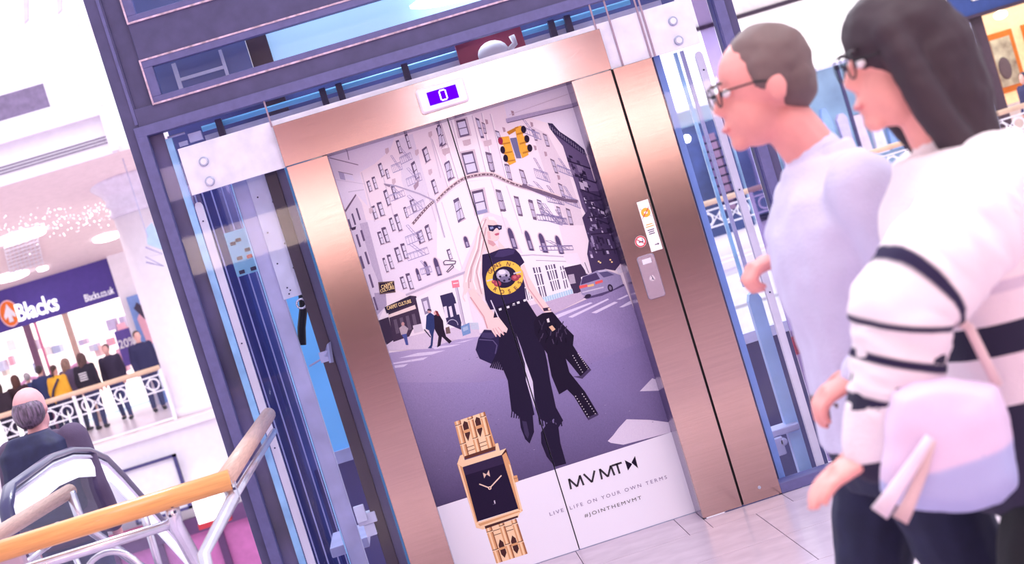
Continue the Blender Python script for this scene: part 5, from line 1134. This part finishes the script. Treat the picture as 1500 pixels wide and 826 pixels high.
# -- walking man
mj = lambda u, v, y: LJ(u, v, y, .46, -3.79, 1.80/1.75)
wj = lambda u, v, y: LJ(u, v, y, .57, -4.2, 1.76/1.75)
def man_x(o, J, hp, s):
    g = MB()
    for sx in (-1, 1):
        g.torus(hp(sx*.034, -.102, .010), .021*s, .0018*s, 18, 6); g.tube([hp(sx*.058, -.1, .016), hp(sx*.079, -.03, .016), hp(sx*.081, .02, .006)], .0022*s, 6)
    g.tube([hp(-.01, -.106, .012), hp(.01, -.106, .012)], .0025*s, 6); g.build('spectacles', M_gap, o, True)
    nk = J['neck']; c = MB()
    c.rings([[nk+Vector((math.cos(t)*(.066+a)*s, math.sin(t)*(.07+a)*s-.004, z*s-(.03*s if math.sin(t) < -.3 else 0))) for t in [2*math.pi*i/20 for i in range(20)]] for a, z in ((.012, -.012), (.002, .035), (-.004, .04), (.004, -.01))], cap=False); c.build('collar', mat('top_198_192_222', (198, 192, 222), .85), o, True)
    MB().rings([[Vector((math.cos(t)*a*.172*s, J['pel'].y+math.sin(t)*a*.132*s, z*s)) for t in [2*math.pi*i/24 for i in range(24)]] for a, z in ((1.03, 1.005), (1.05, 1.01), (1.05, 1.04), (1.03, 1.045))]).build('belt', mat('belt_brown', (96, 70, 84), .5), o, True)
person('walking man in pale lilac shirt and dark jeans, wearing glasses, nearest the lift', (.46, -3.79, 0), -math.pi/2, 1.80, (198, 192, 222), (26, 28, 62), (50, 40, 50), (106, 86, 88), (226, 152, 148),
       pose=dict(head=(0, -.08, 1.665), neck=(0, -.005, 1.485), chest=(0, -.01, 1.28), pel=(0, -.02, .95), shL=(.185, .0, 1.425), elL=(.235, .05, 1.16), wrL=mj(1262, 548, -4.02), shR=(-.185, 0, 1.42), elR=(-.22, -.05, 1.2), wrR=mj(1152, 366, -3.62), hdL=(-.1, -1, -.25), hdR=(.1, -1, -.1),
                 hipL=(.09, -.02, .93), kneeL=(.10, .04, .51), ankL=(.10, .30, .18), hipR=(-.09, -.02, .93), kneeR=(-.10, -.16, .52), ankR=(-.10, -.22, .085), curlL=.8, curlR=1.3, thumbL=(-1, 0, .15), thumbR=(-1, 0, .1)), near=True, voxel=.018, topname='shirt', build=1.0, hs=.93, coat=.006, extras=man_x)
# -- walking woman
M_knit = stripe_mat('cream_knit', 2, [(0, (238, 226, 232)), (.0, (238, 226, 232))], .85)
def knit():
    m = mat('cream_striped_knit', (240, 230, 236), .9, bump=.3, bscale=160); nt = m.node_tree; b = nt.nodes['Principled BSDF']
    tc = nt.nodes.new('ShaderNodeTexCoord'); sx = nt.nodes.new('ShaderNodeSeparateXYZ'); nt.links.new(tc.outputs['Object'], sx.inputs[0])
    mr = nt.nodes.new('ShaderNodeMapRange'); mr.inputs['From Min'].default_value = 1.0; mr.inputs['From Max'].default_value = 1.5; nt.links.new(sx.outputs[2], mr.inputs[0])
    r = nt.nodes.new('ShaderNodeValToRGB'); r.color_ramp.interpolation = 'CONSTANT'; nt.links.new(mr.outputs[0], r.inputs[0])
    st = [(0, (40, 34, 62)), (.14, (230, 216, 226)), (.31, (34, 30, 58)), (.42, (230, 216, 226)), (.52, (206, 192, 210)), (.56, (234, 222, 228))]
    while len(r.color_ramp.elements) < len(st): r.color_ramp.elements.new(.9)
    for e, (p, c) in zip(r.color_ramp.elements, st): e.position = p; e.color = lin(c)
    nt.links.new(r.outputs[0], b.inputs['Base Color']); return m
def woman_x(o, J, hp, s):
    # loose striped sleeve on the near arm: rings in alternating colours
    a, b, c = J['shL'], J['elL'], J['wrL']
    path = [a.lerp(b, t) for t in (0, .25, .5, .75)]+[b]+[b.lerp(c, t) for t in (.2, .4, .6, .8, .95)]
    rad = [.085, .092, .094, .092, .088, .082, .076, .070, .064, .058]
    n_ = 90; rg, cl = [], []
    ns = 32
    for i in range(n_+1):
        t = i/n_*(len(path)-1); k = min(int(t), len(path)-2); f_ = t-k
        cm_ = lambda P0, P1, P2, P3, u: .5*((2*P1)+(P2-P0)*u+(2*P0-5*P1+4*P2-P3)*u*u+(3*P1-P0-3*P2+P3)*u**3)
        g_ = lambda q: path[max(0, min(len(path)-1, q))]
        p = cm_(g_(k-1), g_(k), g_(k+1), g_(k+2), f_); dd = (cm_(g_(k-1), g_(k), g_(k+1), g_(k+2), min(1, f_+.05))-cm_(g_(k-1), g_(k), g_(k+1), g_(k+2), max(0, f_-.05))).normalized()
        r = (rad[k]+(rad[k+1]-rad[k])*f_)*s*(.3+.7*min(1, i/6.) if i < 6 else 1)
        ax = Vector((1, 0, 0)); ax = (ax-dd*ax.dot(dd)).normalized(); bx_ = dd.cross(ax)
        row = []
        for j in range(ns):
            a_ = 2*math.pi*j/ns; rr = r*(1+.10*mnoise.noise(Vector((math.cos(a_)*1.6, math.sin(a_)*1.6, t*1.9)))+.05*mnoise.noise(Vector((math.cos(a_)*3, math.sin(a_)*3, t*4))))
            row.append(p+ax*math.cos(a_)*rr+bx_*math.sin(a_)*rr)
        rg.append(row); tt = t
        dk = (3.45 < tt < 3.8) or (4.5 < tt < 4.8) or (5.7 < tt < 6.05) or (7.1 < tt < 7.5)
        cl += [lin((44, 38, 68) if dk else (232, 220, 228))]*ns
    me = MB().rings(rg).mesh('sleeve')
    at = me.color_attributes.new('Col', 'FLOAT_COLOR', 'POINT')
    for i, c_ in enumerate(cl): at.data[i].color = c_
    put(me, 'sleeve', attr_mat('sleeve_knit', .9, .2), o, True)
    g = MB(); 
    for sx in (-1, 1):
        g.torus(hp(sx*.033, -.102, .012), .022*s, .0018*s, 18, 6); g.tube([hp(sx*.057, -.1, .018), hp(sx*.08, -.02, .02)], .002*s, 6)
    g.build('spectacles', M_gap, o, True)
    g = MB()
    g.torus(hp(.086, -.005, -.06), .022*s, .0025*s, 20, 6, ((0, 1, 0), (0, 0, 1))); g.build('earring', M_bolt, o, True)
person('walking woman with long dark hair in cream striped jumper and black trousers', (.57, -4.2, 0), -math.pi/2, 1.76, (240, 230, 236), (12, 10, 24), (30, 26, 40), (50, 35, 47), (230, 160, 154),
       pose=dict(head=(0, -.05, 1.672), neck=(0, -.01, 1.48), chest=(0, .0, 1.28), pel=(0, .0, .95), shL=(.175, -.01, 1.42), elL=wj(1330, 440, -4.42), wrL=wj(1290, 664, -4.40), hdL=(0, -1, -.22), shR=(-.17, 0, 1.42), elR=(-.22, .10, 1.17), wrR=(-.22, .06, .93),
                 hipL=(.09, 0, .93), kneeL=(.10, -.20, .53), ankL=(.10, -.28, .09), hipR=(-.09, 0, .93), kneeR=(-.09, .08, .5), ankR=(-.09, .36, .16), curlL=.35, curlR=.6, thumbL=(-1, 0, .1)), near=True, voxel=.018, hairtype='long', topname='jumper', topmat=knit(), coat=.03, build=.97, hs=.97, extras=woman_x)
# handbag
HB_ = empty('handbag', aty(1390, 650, -4.5)); tag(HB_, 'slouchy two-tone lilac and blue handbag at the walking woman\'s hip', 'handbag')
ol = [(1305, 575), (1335, 557), (1380, 552), (1425, 556), (1462, 562), (1478, 610), (1488, 660), (1494, 712), (1470, 738), (1425, 752), (1370, 750), (1320, 742), (1290, 722), (1288, 680), (1294, 630)]
cxy = (1392, 655)
def bagring(k, y): return [aty(cxy[0]+(u-cxy[0])*k, cxy[1]+(v-cxy[1])*k, y) for u, v in ol]
bg = MB().rings([bagring(.45, -4.545), bagring(.82, -4.535), bagring(.97, -4.505), bagring(1., -4.47), bagring(.97, -4.435), bagring(.8, -4.41), bagring(.4, -4.40)])
zc = aty(1392, 664, -4.47).z
me = remesh(bg, .008, 'bag_body', .004, 14., 4)
at = me.color_attributes.new('Col', 'FLOAT_COLOR', 'POINT')
for i, v in enumerate(me.vertices): at.data[i].color = lin((214, 192, 222) if v.co.z > zc+(v.co.x-.42)*.0 else (168, 172, 216))
put(me, 'bag_body', attr_mat('bag_leather', .55, .4), HB_, True)
tp = [aty(u, v, -4.56) for u, v in ((1362, 640), (1345, 668), (1310, 720), (1288, 752))]
MB().tube(tp, [.008, .01, .013, .016], 8, sq=(1, .5)).build('tassel', mat('tassel_cream', (226, 208, 224), .7), HB_, True)
tp = [aty(u, v, -4.55) for u, v in ((1366, 645), (1352, 690), (1330, 740), (1318, 762))]
MB().tube(tp, [.006, .009, .012, .014], 8, sq=(1, .5)).build('tassel', mat('tassel_tan', (206, 176, 180), .7), HB_, True)
sp = [aty(u, v, y) for u, v, y in ((1312, 580, -4.47), (1330, 500, -4.46), (1372, 450, -4.44), (1420, 480, -4.44), (1462, 566, -4.47))]
MB().tube(sp, .009, 8, sq=(1, .5)).build('strap', mat('strap_tan', (214, 186, 192), .6), HB_, True)
# -- man riding down the escalator
def esc_x(o, J, hp, s):
    b = MB(); b.rings([[Vector((x*w_, .12+y_*d_, z)) for x, y_ in ((-1, -.5), (-.8, -1), (.8, -1), (1, -.5), (1, .6), (.7, 1), (-.7, 1), (-1, .6))] for z, w_, d_ in ((1.0, .12, .06), (1.05, .19, .10), (1.25, .20, .11), (1.44, .18, .09), (1.52, .11, .05))])
    bk = put(remesh(b, .012, 'backpack', .004, 10, 4), 'backpack', mat('backpack_navy', (34, 34, 74), .7, noise=.1, scale=20), o, True)
    for sx in (-1, 1): MB().tube([(sx*.10, .12, 1.38), (sx*.11, .02, 1.475), (sx*.115, -.1, 1.42), (sx*.12, -.135, 1.25)], .02, 8, sq=(.5, 1.4)).build('strap', mat('strap_navy', (44, 48, 92), .7), bk, True)
    MB().box(-.12, .12, .21, .24, 1.1, 1.28).build('pocket', mat('pocket_navy', (46, 46, 92), .7), bk, bevel=.01)
    limb_ = MB(); nk = J['neck']; limb_.rings([[nk+Vector((math.cos(t)*r*s, math.sin(t)*r*s, z*s)) for t in [2*math.pi*i/18 for i in range(18)]] for r, z in ((.085, -.04), (.082, .02), (.072, .06), (.066, .055))]); limb_.build('coat_collar', mat('top_84_66_96', (84, 66, 96), .85), o, True)
q = aty(46, 602, 1.75)
person('balding man with navy backpack riding down the escalator', (q.x, 1.75, q.z-1.635), math.pi*.93, 1.75, (84, 66, 96), (50, 50, 90), (40, 34, 44), (104, 84, 108), (222, 160, 166), pose=dict(head=(0, -.01, 1.635)), voxel=.016, hairtype='bald', coat=.02, topname='coat', extras=esc_x, build=1.12, hs=1.12)
# -- shoppers on the far gallery
def fp(u, v, y): q = aty(u, v, y); return (q.x, y, FZ)
G = 'shoppers on the far gallery'
def vest(o, J, hp, s):
    for z in (1.30, 1.25, 1.20, 1.15): MB().box(-.09, .09, .145, .152, z*s, z*s+.022).build('back_print', M_white, o)
def bagx(o, J, hp, s): MB().rings([[Vector((.26*s+a*.10, -.05+b*.05, z)) for a, b in ((-1, -1), (1, -1), (1, 1), (-1, 1))] for z in (.45, .82)]).build('carrier_bag', mat('carrier_pale', (206, 214, 236), .6), o)
def strapx(o, J, hp, s): MB().tube([(-.13, .15, 1.42*s), (.05, .17, 1.2*s), (.19, .1, 1.0*s)], .025, 6).build('shoulder_strap', M_dark, o)
WK = dict(kneeL=(.1, -.1, .5), ankL=(.12, -.1, .085), kneeR=(-.1, 0, .5), ankR=(-.12, .18, .1))
far = [((222, 560), 26.3, .35, 1.80, (44, 44, 86), (60, 62, 104), (54, 40, 50), 'short', 'bearded man in navy jacket standing at the gallery pillar', None, bagx, {}),
       ((174, 570), 26.6, -.1, 1.72, (52, 44, 72), (64, 68, 116), (70, 54, 60), 'short', 'man in dark open jacket and jeans walking on the gallery', WK, None, {}),
       ((136, 580), 26.2, 2.9, 1.70, (36, 30, 50), (54, 56, 96), (84, 54, 56), 'long', 'woman in black top with white back print on the gallery', None, vest, {}),
       ((112, 585), 27.0, 2.6, 1.68, (96, 84, 120), (60, 58, 90), (150, 116, 106), 'long', 'fair-haired woman beside the black top with white print', None, None, {}),
       ((95, 592), 26.4, 2.8, 1.62, (240, 178, 56), (50, 50, 84), (70, 44, 44), 'tail', 'person in yellow jacket with dark shoulder strap on the gallery', None, strapx, {}),
       ((74, 594), 26.8, 3.0, 1.70, (50, 60, 108), (44, 44, 80), (66, 50, 60), 'short', 'person in blue coat left of the yellow jacket', None, None, {}),
       ((55, 600), 27.4, 3.1, 1.62, (56, 72, 124), (44, 44, 80), (180, 170, 180), 'short', 'grey-haired person in blue behind the blue coat', None, None, {}),
       ((37, 605), 26.6, 3.0, 1.66, (60, 40, 50), (40, 36, 60), (84, 46, 40), 'long', 'woman with long auburn hair facing the bright shop', None, None, {}),
       ((12, 618), 26.4, 2.8, 1.62, (50, 38, 54), (40, 36, 60), (60, 40, 44), 'long', 'leftmost shopper in dark coat on the gallery', None, None, {})]
for (u, v), y, rz, h, top, lg_, hr_, ht, lab, ps, ex, kw in far:
    person(lab, fp(u, v, y), rz, h, top, lg_, (40, 34, 48), hr_, (224, 174, 168), ps, G, .026, ht, .012, extras=ex)
q = aty(1499, 112, 24.0)
person('person in dark navy top at the right edge by the picture shop', (q.x, 24.0, q.z-1.66), -1.2, 1.74, (40, 40, 80), (40, 40, 70), (40, 34, 48), (36, 34, 60), (210, 160, 150), None, None, .026, 'short', .015)
